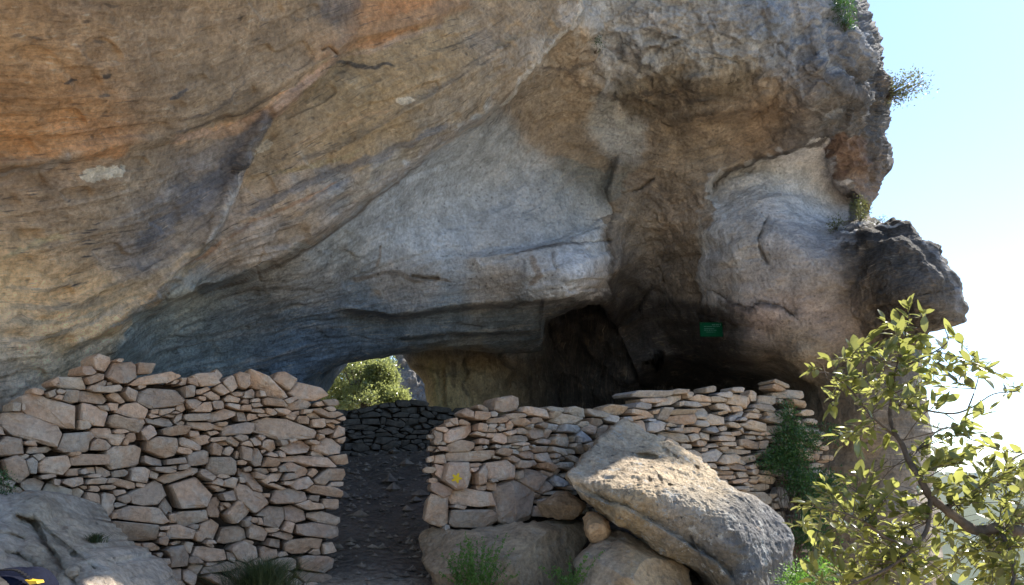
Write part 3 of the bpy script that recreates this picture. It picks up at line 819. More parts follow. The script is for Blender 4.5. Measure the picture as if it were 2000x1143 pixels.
# --- inner chamber: back pillar and dark rear wall
nr2, nc2 = 200, 260
LEFT = np.array([(480,780),(640,790),(690,797),(705,803),(730,822),(750,835),(780,838),(800,842),(1300,850)], float)
D2 = np.array([(800,600,13.6),(830,700,13.4),(880,740,13.2),(950,740,13.5),(900,850,13.4),(1000,740,14.2),(1050,740,15.2),(1100,640,15.0),(1150,640,14.9),(1200,640,14.7),(1240,660,14.9),(1240,740,15.4),(1150,720,15.8),(1300,640,15.6),(1300,720,16.4),(1450,720,16.5),(1450,1000,16.5),(1100,1000,16),(850,1000,13.5),(850,500,13.4),(1100,520,15.6),(1450,500,16.6)], float)
d2f = tps(D2[:, :2], D2[:, 2], 0.001)
yy = np.linspace(480, 1000, nr2)
lx = np.interp(yy, LEFT[:, 0], LEFT[:, 1])
ss = np.linspace(0, 1, nc2) ** 1.25
X2 = lx[:, None] + ss[None] * (1480 - lx[:, None]); Y2 = np.repeat(yy[:, None], nc2, 1)
e = np.clip((X2 - lx[:, None]) / 35.0, 0, 1)
Dp = d2f(X2, Y2) + 0.6 * (1 - np.sqrt(1 - (1 - e) ** 2))
for pl, st_, w_ in (([(905,560),(915,690),(903,730),(922,780),(915,860)], 0.25, 30), ([(985,560),(975,690),(1000,725),(985,760),(1005,850)], 0.55, 60), ([(860,600),(868,700),(855,760),(875,850)], 0.15, 25), ([(1080,600),(1095,690),(1075,740),(1100,850)], 0.4, 50), ([(830,720),(870,735),(930,725),(990,745)], 0.12, 20)):
    q_, t_ = sdist(pl, X2, Y2)
    Dp = Dp + st_ * (sstep(-4, 6, -q_) * np.exp(-np.maximum(-q_, 0) / w_))
V2 = P(X2, Y2, Dp)
S2 = np.stack([Y2 / 100.0, X2 / 60.0, 0.6 + 0 * X2], -1)
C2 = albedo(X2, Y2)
V2 = displace(V2, X2, Y2, S2, 2.2)
parts.append((V2, C2, S2))
R = skirt(V2, V2[:, 0], (0.35, 1, 0), [0.2, 0.5, 1.0, 2.0, 4.0], 0.1, 9)
parts.append((R, np.repeat(C2[:, 0][None], len(R), 0), np.repeat(S2[:, 0][None], len(R), 0)))

def join_grids(name, parts, mat, **kw):
    vs, fs, cs, us, o = [], [], [], [], 0
    for V, C, S in parts:
        nr, nc = V.shape[:2]
        vs.append(V.reshape(-1, 3)); cs.append(C.reshape(-1, 3)); us.append(S.reshape(-1, 3))
        fs.append(grid_faces(nr, nc) + o); o += nr * nc
    return mesh_obj(name, np.concatenate(vs), np.concatenate(fs), mat, smooth=True, colors=np.concatenate(cs), uv=np.concatenate(us), **kw)

# --- blobs: star-shaped outline traced at its own distance, real thickness behind
def rock_blob(outline, ctrl, center, back=1.0, seed=1, amp=0.05, round_px=25, round_m=0.35, nu=220, nv=90, edge_n=4.0, colf=None, ledge=None, frac=1.9, pits=None, cuts=None):
    ol = np.array(outline, float); cx, cy = center
    pits = pits
    ang = np.arctan2(ol[:, 1] - cy, ol[:, 0] - cx); r = np.hypot(ol[:, 0] - cx, ol[:, 1] - cy)
    th = np.linspace(0, 2 * math.pi, nu, endpoint=False)
    dx, dy = np.cos(th), np.sin(th)
    rad = np.zeros(nu)
    for k in range(len(ol)):
        a, b = ol[k], ol[(k + 1) % len(ol)]
        ex, ey = b - a
        den = dx * ey - dy * ex
        den = np.where(np.abs(den) < 1e-9, 1e-9, den)
        t = ((a[0] - cx) * ey - (a[1] - cy) * ex) / den
        u = ((a[0] - cx) * dy - (a[1] - cy) * dx) / den
        ok = (t > 0) & (u >= -1e-6) & (u <= 1 + 1e-6)
        rad = np.where(ok & (t > rad), t, rad)
    rad = rad + edge_n * vnoise(np.stack([np.cos(th) * 5, np.sin(th) * 5, 0 * th], -1) * (rad.mean() / 60) , seed) + 0.5 * edge_n * vnoise(np.stack([np.cos(th) * 13, np.sin(th) * 13, 0 * th], -1), seed + 1)
    s = np.linspace(0.01, 1, nv)
    X = cx + s[:, None] * rad[None] * dx[None]; Yy = cy + s[:, None] * rad[None] * dy[None]
    c = np.array(ctrl, float)
    f = tps(c[:, :2], c[:, 2], 0.0002)
    e = np.clip((1 - s[:, None]) * rad[None] / round_px, 0, 1)
    Dd = f(X, Yy) + round_m * (1 - np.sqrt(1 - (1 - e) ** 2))
    if ledge is not None:
        for pl, step, wid in ledge:
            sd_, t = sdist(pl, X, Yy)
            Dd = Dd + step * sstep(-3, 5, sd_) * np.exp(-np.maximum(sd_, 0) / wid) * sstep(0, 0.1, t) * sstep(0, 0.1, 1 - t)
    for (hx, hy, hw, hh, ha, hd) in (pits or []):
        a = math.radians(ha); uu = ((X - hx) * math.cos(a) + (Yy - hy) * math.sin(a)) / hw; vv_ = (-(X - hx) * math.sin(a) + (Yy - hy) * math.cos(a)) / hh
        Dd = Dd + hd * np.exp(-(uu ** 2 + vv_ ** 2) ** 1.5)
    V = P(X, Yy, Dd)
    # close the seam column
    wrap = lambda A: np.concatenate([A, A[:, :1]], 1)
    C = colf(X, Yy)
    N = grid_normals(wrap(V))[:, :-1]
    wob = 0.3 * vnoise(V * 3 * frac, seed + 2)[..., None]
    if cuts:      # cleave flat faces off the block
        gq = np.random.default_rng(seed)
        for _ in range(cuts[0]):
            nv_ = np.array([gq.normal() * 0.75, -1.0, gq.normal() * 0.75]); nv_ /= np.linalg.norm(nv_)
            q_ = V @ nv_; c_ = np.quantile(q_, cuts[1])
            ray = V - np.array([0, 0, EYE]); ray /= np.linalg.norm(ray, axis=-1, keepdims=True)
            V = V + ray * (np.maximum(q_ - c_, 0) * 0.9 / np.maximum(-(ray @ nv_), 0.3))[..., None]
    d = fbm(V * frac + wob, 4, seed + 3, 0.5) * 1.6 + 0.5 * fbm(V * frac * 3.5, 4, seed + 4, 0.6, ridged=True) + 0.18 * fbm(V * frac * 14, 3, seed + 5)
    V = V + N * (d * amp)[..., None]
    rows = [V]
    cen = V[0].mean(0)
    E = V[-1]
    prev = []
    for k, (sc, bk) in enumerate(((1.0, 0.15), (0.97, 0.4), (0.85, 0.8), (0.5, 1.0), (0.02, 1.05))):
        ecen = E.mean(0)
        p = ecen + (E - ecen) * sc + np.array([0, back * bk, 0])
        prev.append(p)
    V = np.concatenate([V, np.array(prev)], 0)
    C = np.concatenate([C] + [C[-1:]] * 5, 0)
    S = np.stack([V[..., 0], V[..., 2] * 2 + 0.5 * V[..., 1], 0.5 + 0 * V[..., 0]], -1)
    return wrap(V), wrap(C), wrap(S)

nose = rock_blob([(1600,470),(1640,452),(1680,448),(1712,435),(1745,431),(1780,432),(1789,450),(1799,470),(1824,478),(1840,490),(1846,518),(1862,534),(1874,552),(1876,576),(1890,600),(1889,630),(1860,634),(1822,640),(1800,660),(1760,700),(1700,720),(1640,700),(1600,640),(1590,540)],
                 [(1600,540,11.3),(1650,480,10.8),(1700,450,10.7),(1760,440,10.5),(1720,520,10.15),(1800,500,10.0),(1860,560,9.9),(1880,610,9.9),(1820,600,9.75),(1750,600,10.05),(1700,640,10.6),(1650,640,11.2),(1760,690,11.1),(1620,690,11.6)],
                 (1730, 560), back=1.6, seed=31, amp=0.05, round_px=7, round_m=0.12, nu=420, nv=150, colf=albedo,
                 ledge=[([(1640,470),(1700,470),(1760,462),(1800,490),(1850,560)], -0.12, 30), ([(1690,600),(1780,580),(1790,640)], 0.1, 30)])
parts.append(nose)
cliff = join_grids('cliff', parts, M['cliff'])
cliff['kind'] = 'structure'
# ------------------------------------------------------------------ terrain
def smooth(a, b, x): return sstep(a, b, x)

def terr_h(x, y):
    r = np.hypot(x, y)
    h = 0.85 * smooth(2.5, 7.0, y - 0.12 * np.abs(x)) + np.clip(y - 7.0, 0, 4.6) * 0.285 + 0.05 * np.clip(y - 11.6, 0, 8)
    h = h * (1 - smooth(4.0, 7.5, x) * 0.85) * (1 - 0.5 * smooth(0, -60, x))
    h = h + 0.10 * fbm(np.stack([x * 0.5, y * 0.5, 0 * x], -1), 4, 101) + 0.03 * fbm(np.stack([x * 3, y * 3, 0 * x], -1), 3, 102)
    h = h - 2.2 * smooth(3.0, 5.5, x) * smooth(3, 7, y) - 1.2 * smooth(1.6, 3.5, x) * smooth(2, 5, y)
    # open slope falls away to the east and behind the cliff into the valley
    h = h - 30 * smooth(9, 90, x) - 22 * smooth(30, 160, y) * (1 - 0.0 * x)
    h = h - 15 * smooth(20, 200, np.maximum(r - 20, 0)) 
    hill = 105 * smooth(500, 1500, r) + 32 * fbm(np.stack([x / 420, y / 420, 0 * x], -1), 4, 103) * smooth(150, 900, r)
    return h + hill

nr_, nt_ = 300, 420
rr_ = np.r_[np.linspace(0.02, 16, 170), np.geomspace(16.3, 5200, nr_ - 170)]
th_ = np.linspace(0, 2 * math.pi, nt_)
R_, T_ = np.meshgrid(rr_, th_, indexing='ij')
gx, gy = R_ * np.sin(T_), R_ * np.cos(T_)
gx[:, -1] = gx[:, 0]; gy[:, -1] = gy[:, 0]
gz = terr_h(gx, gy)
gz = gz + 3.0 * np.clip(vnoise(np.stack([gx / 9, gy / 9, 0 * gx], -1), 5), 0, 1) * sstep(300, 800, R_)
far_ = sstep(60, 200, R_)[..., None]
shrub = sstep(0.0, 0.25, fbm(np.stack([gx / 3, gy / 3, 0 * gx], -1), 3, 8))[..., None] * sstep(12, 26, R_)[..., None]
gc = np.array([0.47, 0.385, 0.28]) * (1 - far_) + np.array([0.045, 0.062, 0.030]) * far_
gc = gc * (1 - 0.7 * shrub) + 0.7 * shrub * np.array([0.06, 0.075, 0.03])
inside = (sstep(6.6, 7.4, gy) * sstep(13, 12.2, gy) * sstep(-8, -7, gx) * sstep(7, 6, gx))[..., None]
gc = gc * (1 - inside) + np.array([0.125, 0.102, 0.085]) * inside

def ground_material():
    m, nt, b = new_mat('dirt_and_scrub')
    q = NB(nt)
    col = q.n('ShaderNodeAttribute', attribute_name='Col').outputs['Color']
    pos = q.n('ShaderNodeTexCoord').outputs['Object']
    n1 = q.noise(pos, 1.3, 10, 0.7); n2 = q.noise(pos, 18, 6, 0.7)
    vo = q.n('ShaderNodeTexVoronoi'); vo.inputs['Scale'].default_value = 16; q.l(pos, vo.inputs['Vector'])
    vv = q.math('MULTIPLY', q.ramp(n1, 0.3, 0.7, 0.75, 1.2), q.ramp(n2, 0.3, 0.7, 0.75, 1.25))
    comb = q.n('ShaderNodeCombineColor'); [q.l(vv, comb.inputs[i]) for i in range(3)]
    c = q.mix(1.0, col, comb.outputs[0], 'MULTIPLY')
    q.l(c, b.inputs['Base Color'])
    n = q.bump(n1, 0.08, 0.8); n = q.bump(q.math('MULTIPLY', vo.outputs['Distance'], -1), 0.03, 0.9, n); n = q.bump(n2, 0.02, 0.9, n)
    q.l(n, b.inputs['Normal'])
    return m
M['ground'] = ground_material()
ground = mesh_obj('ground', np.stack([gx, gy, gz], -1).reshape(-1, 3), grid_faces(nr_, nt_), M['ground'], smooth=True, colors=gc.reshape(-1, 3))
ground['kind'] = 'structure'

# ------------------------------------------------------------------ boulders and bedrock in front of the walls
def col_from(points, base):
    pts = np.array(points, float)
    def f(x, y):
        sh = x.shape; x = x.ravel(); y = y.ravel()
        n1 = fbm(np.stack([x / 40, y / 40, 0 * x], -1), 4, 15) * 22
        W = np.full(x.shape, 0.02); C = np.zeros((len(x), 3)) + 0.02 * np.array(base)
        for a in pts:
            w = np.exp(-0.5 * ((x + n1 - a[0]) ** 2 + (y + n1 - a[1]) ** 2) / a[5] ** 2)
            W += w; C += w[:, None] * a[None, 2:5]
        return (C / W[:, None]).reshape(sh + (3,))
    return f

_warm = np.array([1.15, 1.07, 0.97])
def boulder(name, label, mat, cat='boulder', **kw):
    cf = kw.pop('colf')
    g = rock_blob(colf=lambda x, y: cf(x, y) * _warm, **kw)
    o = join_grids(name, [g], mat)
    V = np.array([v.co for v in o.data.vertices])
    c = V.mean(0); c[2] = V[:, 2].min()
    o.data.transform(__import__('mathutils').Matrix.Translation(-Vector(c)))
    o.location = c
    return tag(o, label, cat)

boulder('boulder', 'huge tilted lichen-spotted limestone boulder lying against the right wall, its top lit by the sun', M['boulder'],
    outline=[(1106,930),(1122,908),(1145,885),(1168,860),(1195,836),(1220,822),(1240,832),(1268,849),(1300,858),(1332,876),(1362,892),(1390,914),(1406,936),(1430,950),(1470,968),(1505,990),(1530,1015),(1550,1045),(1543,1100),(1538,1143),(1530,1230),(1450,1240),(1410,1150),(1363,1118),(1293,1080),(1258,1054),(1222,1031),(1180,1006),(1145,981),(1120,955)],
    ctrl=[(1108,930,6.62),(1220,824,7.85),(1168,862,7.4),(1268,850,7.8),(1332,876,7.6),(1390,914,7.25),(1410,945,6.9),(1150,945,6.45),(1190,958,6.38),(1240,965,6.32),(1290,968,6.32),(1340,975,6.38),(1380,985,6.42),(1415,975,6.62),
          (1250,900,7.05),(1300,900,7.08),(1200,915,6.88),(1350,930,6.85),(1150,915,6.78),(1130,962,6.58),(1180,990,6.5),(1222,1025,6.5),(1293,1075,6.48),(1363,1113,6.45),(1420,1160,6.42),
          (1290,1030,6.30),(1340,1060,6.30),(1380,1090,6.29),(1420,1120,6.29),(1380,1040,6.28),(1425,1005,6.36),(1434,1048,6.25),(1450,1100,6.30),(1480,1160,6.36),(1460,1030,6.44),(1500,1060,6.56),(1548,1045,6.85),(1530,1140,6.7),(1450,975,6.72),(1500,1000,6.85)],
    center=(1330,1010), back=1.3, seed=41, amp=0.026, round_px=6, round_m=0.07, nu=640, nv=260, edge_n=3.0, frac=3.4,
    pits=[(1265,892,24,6,8,.16),(1300,880,9,5,50,.10),(1318,893,8,4,45,.10),(1360,915,8,5,40,.10),(1268,938,7,5,60,.07),(1287,934,7,4,60,.08),(1310,948,6,3,20,.05)],
    ledge=[([(1440,1150),(1400,1100),(1340,1062),(1290,1030),(1240,1002),(1190,984),(1140,962),(1112,945)], 0.16, 60)],
    colf=col_from([(1180,870,.30,.27,.235,50),(1250,910,.50,.42,.32,70),(1350,930,.46,.38,.27,50),(1380,1000,.30,.29,.26,45),(1320,1000,.22,.22,.22,30),(1250,1000,.15,.12,.065,30),(1330,1080,.15,.12,.065,26),(1180,975,.17,.14,.08,26),(1480,1080,.13,.14,.16,70),(1450,1040,.12,.125,.14,40),(1410,1120,.14,.12,.08,30),(1360,1040,.20,.195,.19,30),(1140,925,.40,.34,.27,30)], (.3,.27,.22)))  # right side darkened in the colour, to look turned from the sun

boulder('boulder', 'long low grey-brown boulder carrying the doorway end of the right wall', M['slab'],
    outline=[(820,1055),(828,1038),(845,1030),(880,1036),(920,1036),(960,1026),(1040,1018),(1100,1014),(1140,1020),(1150,1034),(1146,1060),(1130,1095),(1115,1140),(1105,1240),(900,1250),(862,1190),(845,1130),(825,1095)],
    ctrl=[(835,1040,7.2),(960,1032,7.35),(1100,1018,7.45),(1145,1030,7.3),(880,1055,6.85),(960,1062,6.8),(1050,1050,6.85),(1130,1045,7.0),(840,1090,6.95),(900,1120,6.7),(1000,1110,6.68),(1080,1110,6.75),(1000,1200,6.8),(1110,1200,6.9)],
    center=(985,1110), back=0.9, seed=51, cuts=(9, 0.80), amp=0.016, round_px=12, round_m=0.12, nu=360, nv=120, edge_n=3.0, frac=2.2,
    colf=col_from([(1000,1040,.36,.30,.23,60),(880,1080,.28,.215,.15,60),(1000,1110,.29,.25,.19,60),(1080,1090,.30,.25,.18,50)], (.3,.25,.19)))
boulder('boulder', 'wedge-shaped tan rock with orange stains leaning under the sunlit boulder', M['slab'],
    outline=[(1122,1095),(1150,1072),(1185,1046),(1210,1032),(1232,1042),(1262,1062),(1300,1084),(1330,1098),(1348,1112),(1350,1140),(1345,1200),(1300,1240),(1160,1240),(1125,1180)],
    ctrl=[(1130,1095,6.5),(1210,1036,6.85),(1300,1086,6.6),(1346,1120,6.45),(1180,1090,6.25),(1230,1075,6.45),(1215,1115,6.12),(1290,1115,6.15),(1300,1135,6.08),(1180,1135,6.1),(1240,1200,6.1)],
    center=(1235,1130), back=0.7, seed=61, cuts=(8, 0.78), amp=0.012, round_px=6, round_m=0.06, nu=300, nv=100, edge_n=3.0, frac=2.8, ledge=[([(1345,1125),(1290,1092),(1235,1066),(1205,1052)][::-1], -0.08, 30), ([(1215,1040),(1190,1075),(1150,1095)], 0.10, 25)],
    colf=col_from([(1200,1060,.30,.24,.18,30),(1240,1080,.42,.27,.13,25),(1270,1120,.38,.30,.20,60),(1160,1120,.32,.29,.25,40)], (.34,.27,.19)))
boulder('rock', 'fist-like pale orange stone caught between the long boulder and the sunlit boulder', M['slab'], cat='rock',
    outline=[(1140,1012),(1150,1000),(1168,1002),(1186,1018),(1194,1036),(1186,1052),(1170,1064),(1156,1062),(1146,1048),(1142,1030)],
    ctrl=[(1142,1015,6.75),(1168,1005,6.75),(1192,1036,6.7),(1160,1030,6.5),(1176,1040,6.5),(1165,1060,6.65)],
    center=(1166,1034), back=0.3, seed=71, cuts=(8, 0.7), amp=0.006, round_px=10, round_m=0.12, nu=120, nv=50, edge_n=1.5, frac=6,
    colf=col_from([(1165,1040,.50,.36,.23,60)], (.45,.33,.22)))
boulder('rock', 'dark brown triangular rock wedged beneath the right wall beside the sunlit boulder', M['slab'], cat='rock',
    outline=[(1050,985),(1066,975),(1088,960),(1108,958),(1130,972),(1146,988),(1134,1002),(1118,1014),(1085,1014),(1060,1010)],
    ctrl=[(1052,985,7.2),(1100,962,7.3),(1142,988,7.15),(1095,990,7.0),(1090,1012,7.1)],
    center=(1098,988), back=0.5, seed=73, cuts=(6, 0.75), amp=0.008, round_px=10, round_m=0.12, nu=140, nv=50, edge_n=1.0, frac=5,
    colf=col_from([(1100,990,.26,.20,.14,60)], (.26,.20,.14)))
boulder('boulder', 'pale stepped bedrock in the lower left corner in front of the left wall', M['slab'],
    outline=[(-320,1010),(-200,960),(-60,962),(20,966),(60,962),(80,968),(98,990),(108,1012),(135,1030),(150,1055),(185,1078),(215,1090),(240,1108),(262,1140),(300,1230),(280,1330),(-300,1340)],
    ctrl=[(-200,970,4.5),(20,970,4.75),(75,970,4.75),(108,1015,4.7),(150,1058,4.6),(215,1090,4.55),(262,1143,4.4),(300,1230,4.2),(0,1010,4.45),(60,1020,4.5),(100,1060,4.4),(50,1080,4.2),(150,1110,4.2),(220,1130,4.2),(0,1120,3.9),(120,1160,3.95),(-100,1100,3.8),(0,1250,3.5),(250,1250,3.9),(-250,1250,3.4)],
    center=(60,1150), back=0.9, seed=81, cuts=(6, 0.9), amp=0.024, round_px=16, round_m=0.18, nu=460, nv=150, edge_n=4.0, frac=2.4,
    ledge=[([(20,1000),(70,1015),(95,1060),(130,1110),(160,1143),(200,1200)], 0.14, 40), ([(110,1130),(150,1105),(190,1085),(220,1082)], -0.10, 30), ([(0,1075),(40,1080),(80,1110),(110,1143)], 0.10, 40), ([(60,1000),(100,1040),(150,1080),(200,1120)], 0.07, 25), ([(-100,1040),(20,1040),(60,1055)], 0.07, 30), ([(140,1143),(150,1110),(135,1080)], 0.06, 25)],
    colf=col_from([(20,1000,.38,.36,.34,60),(60,1000,.24,.215,.16,25),(120,1070,.37,.32,.255,50),(80,1090,.24,.19,.12,18),(220,1120,.46,.41,.36,60),(30,1110,.38,.32,.27,50)], (.38,.34,.28)))

# ------------------------------------------------------------------ dry stone walls, every stone an object
def stones_from(seeds, scale, ox, oy):
    return [(ox + a[0] / scale, oy + a[1] / scale, a[2] / scale, a[3] / scale, a[4] if len(a) > 4 else 0) for a in seeds]

def metric(sd, x, y, p=4.2):
    cx, cy, w, h, a = sd
    a = math.radians(a)
    dx, dy = x - cx, y - cy
    u = (dx * math.cos(a) + dy * math.sin(a)) / (w * 0.5); v = (-dx * math.sin(a) + dy * math.cos(a)) / (h * 0.5)
    return (np.abs(u) ** p + np.abs(v) ** p) ** (1 / p)

def inside_poly(poly, x, y):
    c = np.zeros(x.shape, bool)
    n = len(poly)
    for i in range(n):
        x1, y1 = poly[i]; x2, y2 = poly[(i + 1) % n]
        if y1 == y2: continue
        m = ((y1 > y) != (y2 > y)) & (x < (x2 - x1) * (y - y1) / (y2 - y1) + x1)
        c ^= m
    return c

def fill_seeds(seeds, poly, rng, size, need=1.14, tries=14000, stop=400):
    poly = np.array(poly, float)
    lo, hi = poly.min(0), poly.max(0)
    cx = rng.uniform(lo[0], hi[0], tries); cy = rng.uniform(lo[1], hi[1], tries)
    ok = inside_poly(poly, cx, cy); cx, cy = cx[ok], cy[ok]
    m = np.full(cx.shape, 9.0)
    for s in seeds: m = np.minimum(m, metric(s, cx, cy))
    out = list(seeds)
    for i in range(len(cx)):
        if m[i] < need: continue
        w0, h0 = size(cx[i], cy[i], rng)
        s = (cx[i], cy[i], w0, h0, rng.uniform(-14, 14))
        out.append(s)
        m = np.minimum(m, metric(s, cx, cy))
        if len(out) - len(seeds) > stop: break
    return out

def dp(pts, tol):
    if len(pts) < 3: return pts
    a, b = pts[0], pts[-1]
    e = b - a; L = np.hypot(*e) + 1e-9
    d = np.abs(e[0] * (pts[:, 1] - a[1]) - e[1] * (pts[:, 0] - a[0])) / L
    k = int(d.argmax())
    if d[k] < tol: return np.array([a, b])
    return np.concatenate([dp(pts[:k + 1], tol)[:-1], dp(pts[k:], tol)])

def stone_outline(i, seeds, arr, rng, joint):
    cx, cy, w, h, a = seeds[i]
    K = 44
    th = np.linspace(0, 2 * math.pi, K, endpoint=False)
    ar = math.radians(a)
    ex = np.cos(th) * w / 2; ey = np.sin(th) * h / 2
    dx = ex * math.cos(ar) - ey * math.sin(ar); dy = ex * math.sin(ar) + ey * math.cos(ar)
    f = np.linspace(0.2, 1.35, 40)
    X = cx + dx[:, None] * f[None]; Y = cy + dy[:, None] * f[None]
    own = metric(seeds[i], X, Y)
    near = np.where((np.abs(arr[:, 0] - cx) < (arr[:, 2] + w) * 0.8 + 8) & (np.abs(arr[:, 1] - cy) < (arr[:, 3] + h) * 0.9 + 8 + 0.3 * np.maximum(arr[:, 2], w)))[0]
    oth = np.full(X.shape, 9.0)
    for j in near:
        if j != i: oth = np.minimum(oth, metric(seeds[j], X, Y))
    bad = (own > oth) | (own > 1.13 + 0.06 * rng.random())
    first = np.where(bad.any(1), bad.argmax(1), len(f) - 1)
    r = f[np.maximum(first - 1, 0)]
    pts = np.stack([cx + dx * r, cy + dy * r], -1)
    k0 = int(((pts - [cx, cy]) ** 2).sum(1).argmax())
    pts = np.roll(pts, -k0, 0)
    tol = 0.10 * min(w, h) + 0.8
    k1 = int(((pts - pts[0]) ** 2).sum(1).argmax())
    A = dp(pts[:k1 + 1], tol); B = dp(np.concatenate([pts[k1:], pts[:1]]), tol)
    poly = np.concatenate([A[:-1], B[:-1]])
    if len(poly) < 3: poly = pts[::8]
    c = poly.mean(0)
    v = poly - c; L = np.hypot(v[:, 0], v[:, 1])[:, None] + 1e-6
    poly = c + v * (1 - joint / np.maximum(L, joint * 1.5))
    poly = poly + rng.normal(0, 0.045 * min(w, h), poly.shape)
    # knock off the corners
    out = []
    n = len(poly)
    for k in range(n):
        p0, p1, p2 = poly[k - 1], poly[k], poly[(k + 1) % n]
        q = rng.uniform(0.03, 0.09)
        out.append(p1 + (p0 - p1) * q); out.append(p1 + (p2 - p1) * q)
    return np.array(out), c

def make_stone(poly, c, surf, nrm, rng, mat, parent, thick=0.25, proud=0.0, name='stone', size_m=None):
    """a faceted block: back ring, rough edge, bevel, broken face"""
    n = len(poly)
    n3 = nrm(c[0]); 
    ppm = np.linalg.norm(surf(c[0] + 5, c[1]) - surf(c[0] - 5, c[1])) / 10.0     # metres per photo pixel
    half = 0.5 * min(np.ptp(poly[:, 0]), np.ptp(poly[:, 1])) * ppm
    rel = (poly - c)
    tx, ty = rng.normal(0, 0.24), rng.normal(-0.03, 0.28)
    fa = rng.uniform(0, 2 * math.pi); fo = rng.normal(0, 0.25); fk = rng.uniform(0.2, 1.0)
    ext = max(np.ptp(poly[:, 0]), np.ptp(poly[:, 1])) * 0.5
    def depth(r2):
        u = r2[:, 0] * ppm; v = r2[:, 1] * ppm
        t = (u * math.cos(fa) + v * math.sin(fa)) / (ext * ppm) - fo
        d_ = tx * u + ty * v + fk * np.maximum(t, 0) * half * 0.5
        return 0.06 * np.tanh(d_ / 0.06)
    def ring(sc, off, jit):
        r2 = rel * sc + rng.normal(0, jit * ext * 0.05, rel.shape)
        base = surf(c[0] + r2[:, 0], c[1] + r2[:, 1])
        o = depth(r2) * (1 if off < thick * 0.5 else 0) + off + rng.normal(0, jit * half * 0.10, n)
        return base - n3[None] * o[:, None]
    pr = proud
    rings = [ring(0.80, thick, 0.5), ring(0.97, 0.06 + min(0.3 * half, 0.08) - pr, 0.3), ring(1.0, min(0.25 * half, 0.045) - pr, 0.3), ring(0.94, min(0.08 * half, 0.015) - pr, 0.35), ring(0.75, 0.0 * half - pr, 0.30), ring(0.4, -0.03 * half - pr, 0.25)]
    V = np.concatenate(rings + [surf(c[0], c[1])[None] - n3[None] * (-0.04 * half - pr + depth(np.zeros((1, 2)))[0]), rings[0].mean(0)[None]])
    F = []
    for k in range(len(rings) - 1):
        for j in range(n):
            a = k * n + j; b = k * n + (j + 1) % n
            F.append((a, b, b + n, a + n))
    ct = len(rings) * n
    for j in range(n):
        F.append(((len(rings) - 1) * n + j, (len(rings) - 1) * n + (j + 1) % n, ct))
        F.append(((j + 1) % n, j, ct + 1))
    o = mesh_obj(name, V, F, mat, parent, loc=V.mean(0))
    # soften only the broken face, keep the edges crisp
    sm = np.zeros(len(o.data.polygons), bool)
    o.data.polygons.foreach_set('use_smooth', sm)
    return o

def wall_core(parent, top, Yf, nrm, surf, thick, bottom=1260, inset=0.17, mat=None):
    top = np.array(top, float)
    xs = np.arange(top[0, 0], top[-1, 0] + 0.1, 8.0)
    ty = np.interp(xs, top[:, 0], top[:, 1])
    fr, bk = [], []
    for x, t in zip(xs, ty):
        n = nrm(x)
        fr.append([surf(x, t) - n * inset, surf(x, bottom) - n * inset])
        bk.append([surf(x, t) - n * thick, surf(x, bottom) - n * thick])
    V = np.concatenate([np.array(fr).reshape(-1, 3), np.array(bk).reshape(-1, 3)])
    m = len(xs); F = []
    for i in range(m - 1):
        a, b = 2 * i, 2 * i + 2; A, B = a + 2 * m, b + 2 * m
        F += [(a, b, b + 1, a + 1), (A, A + 1, B + 1, B), (a, A, B, b)]
    F += [(0, 1, 2 * m + 1, 2 * m), (2 * m - 2, 4 * m - 2, 4 * m - 1, 2 * m - 1)]
    return mesh_obj('rubble_core', V, F, mat or M['core'], parent)

def build_wall(parent, seeds, poly, top, yc, thick, rng, matf, size, joint=1.0, need=1.06, stop=330, keep=300, proud=None, core_bottom=1260):
    yc = np.array(yc, float)
    Yf = lambda x: np.interp(x, yc[:, 0], yc[:, 1])
    def surf(x, y):
        return P(x, y, Yf(x))
    def nrm(x):
        a = P(x - 15, 960, Yf(x - 15)); b = P(x + 15, 960, Yf(x + 15))
        t = b - a
        n = np.array([t[1], -t[0], 0]); return n / np.linalg.norm(n)
    seeds = fill_seeds(seeds, poly, rng, size, need, stop=stop)
    arr = np.array(seeds)
    order = np.argsort(-(arr[:, 2] * arr[:, 3] * ((arr[:, 1] < 1150) + 0.01)))
    small = []
    for rank, i in enumerate(order):
        pl, c = stone_outline(i, seeds, arr, rng, joint)
        if np.ptp(pl[:, 0]) < 3 or np.ptp(pl[:, 1]) < 2.5: continue
        o = make_stone(pl, c, surf, nrm, rng, matf(c, rng), parent, thick=min(thick * 0.9, 0.12 + 0.0035 * max(arr[i, 2], arr[i, 3])) if proud is None else thick * 0.9,
                       proud=rng.uniform(-0.03, 0.055))
        if rank >= keep: small.append(o)
    if small:   # everything past the limit, in one mesh
        import bmesh
        bm = bmesh.new()
        for o in small:
            me = o.data.copy(); me.transform(__import__('mathutils').Matrix.Translation(o.location)); bm.from_mesh(me)
        me = bpy.data.meshes.new('small_stones'); bm.to_mesh(me); bm.free()
        me.materials.append(small[0].data.materials[0])
        so = bpy.data.objects.new('small_stones', me); COL.objects.link(so); so.parent = parent; so['kind'] = 'stuff'
        for o in small: bpy.data.objects.remove(o)
    wall_core(parent, top, Yf, nrm, surf, thick, core_bottom)
    return surf, nrm, seeds

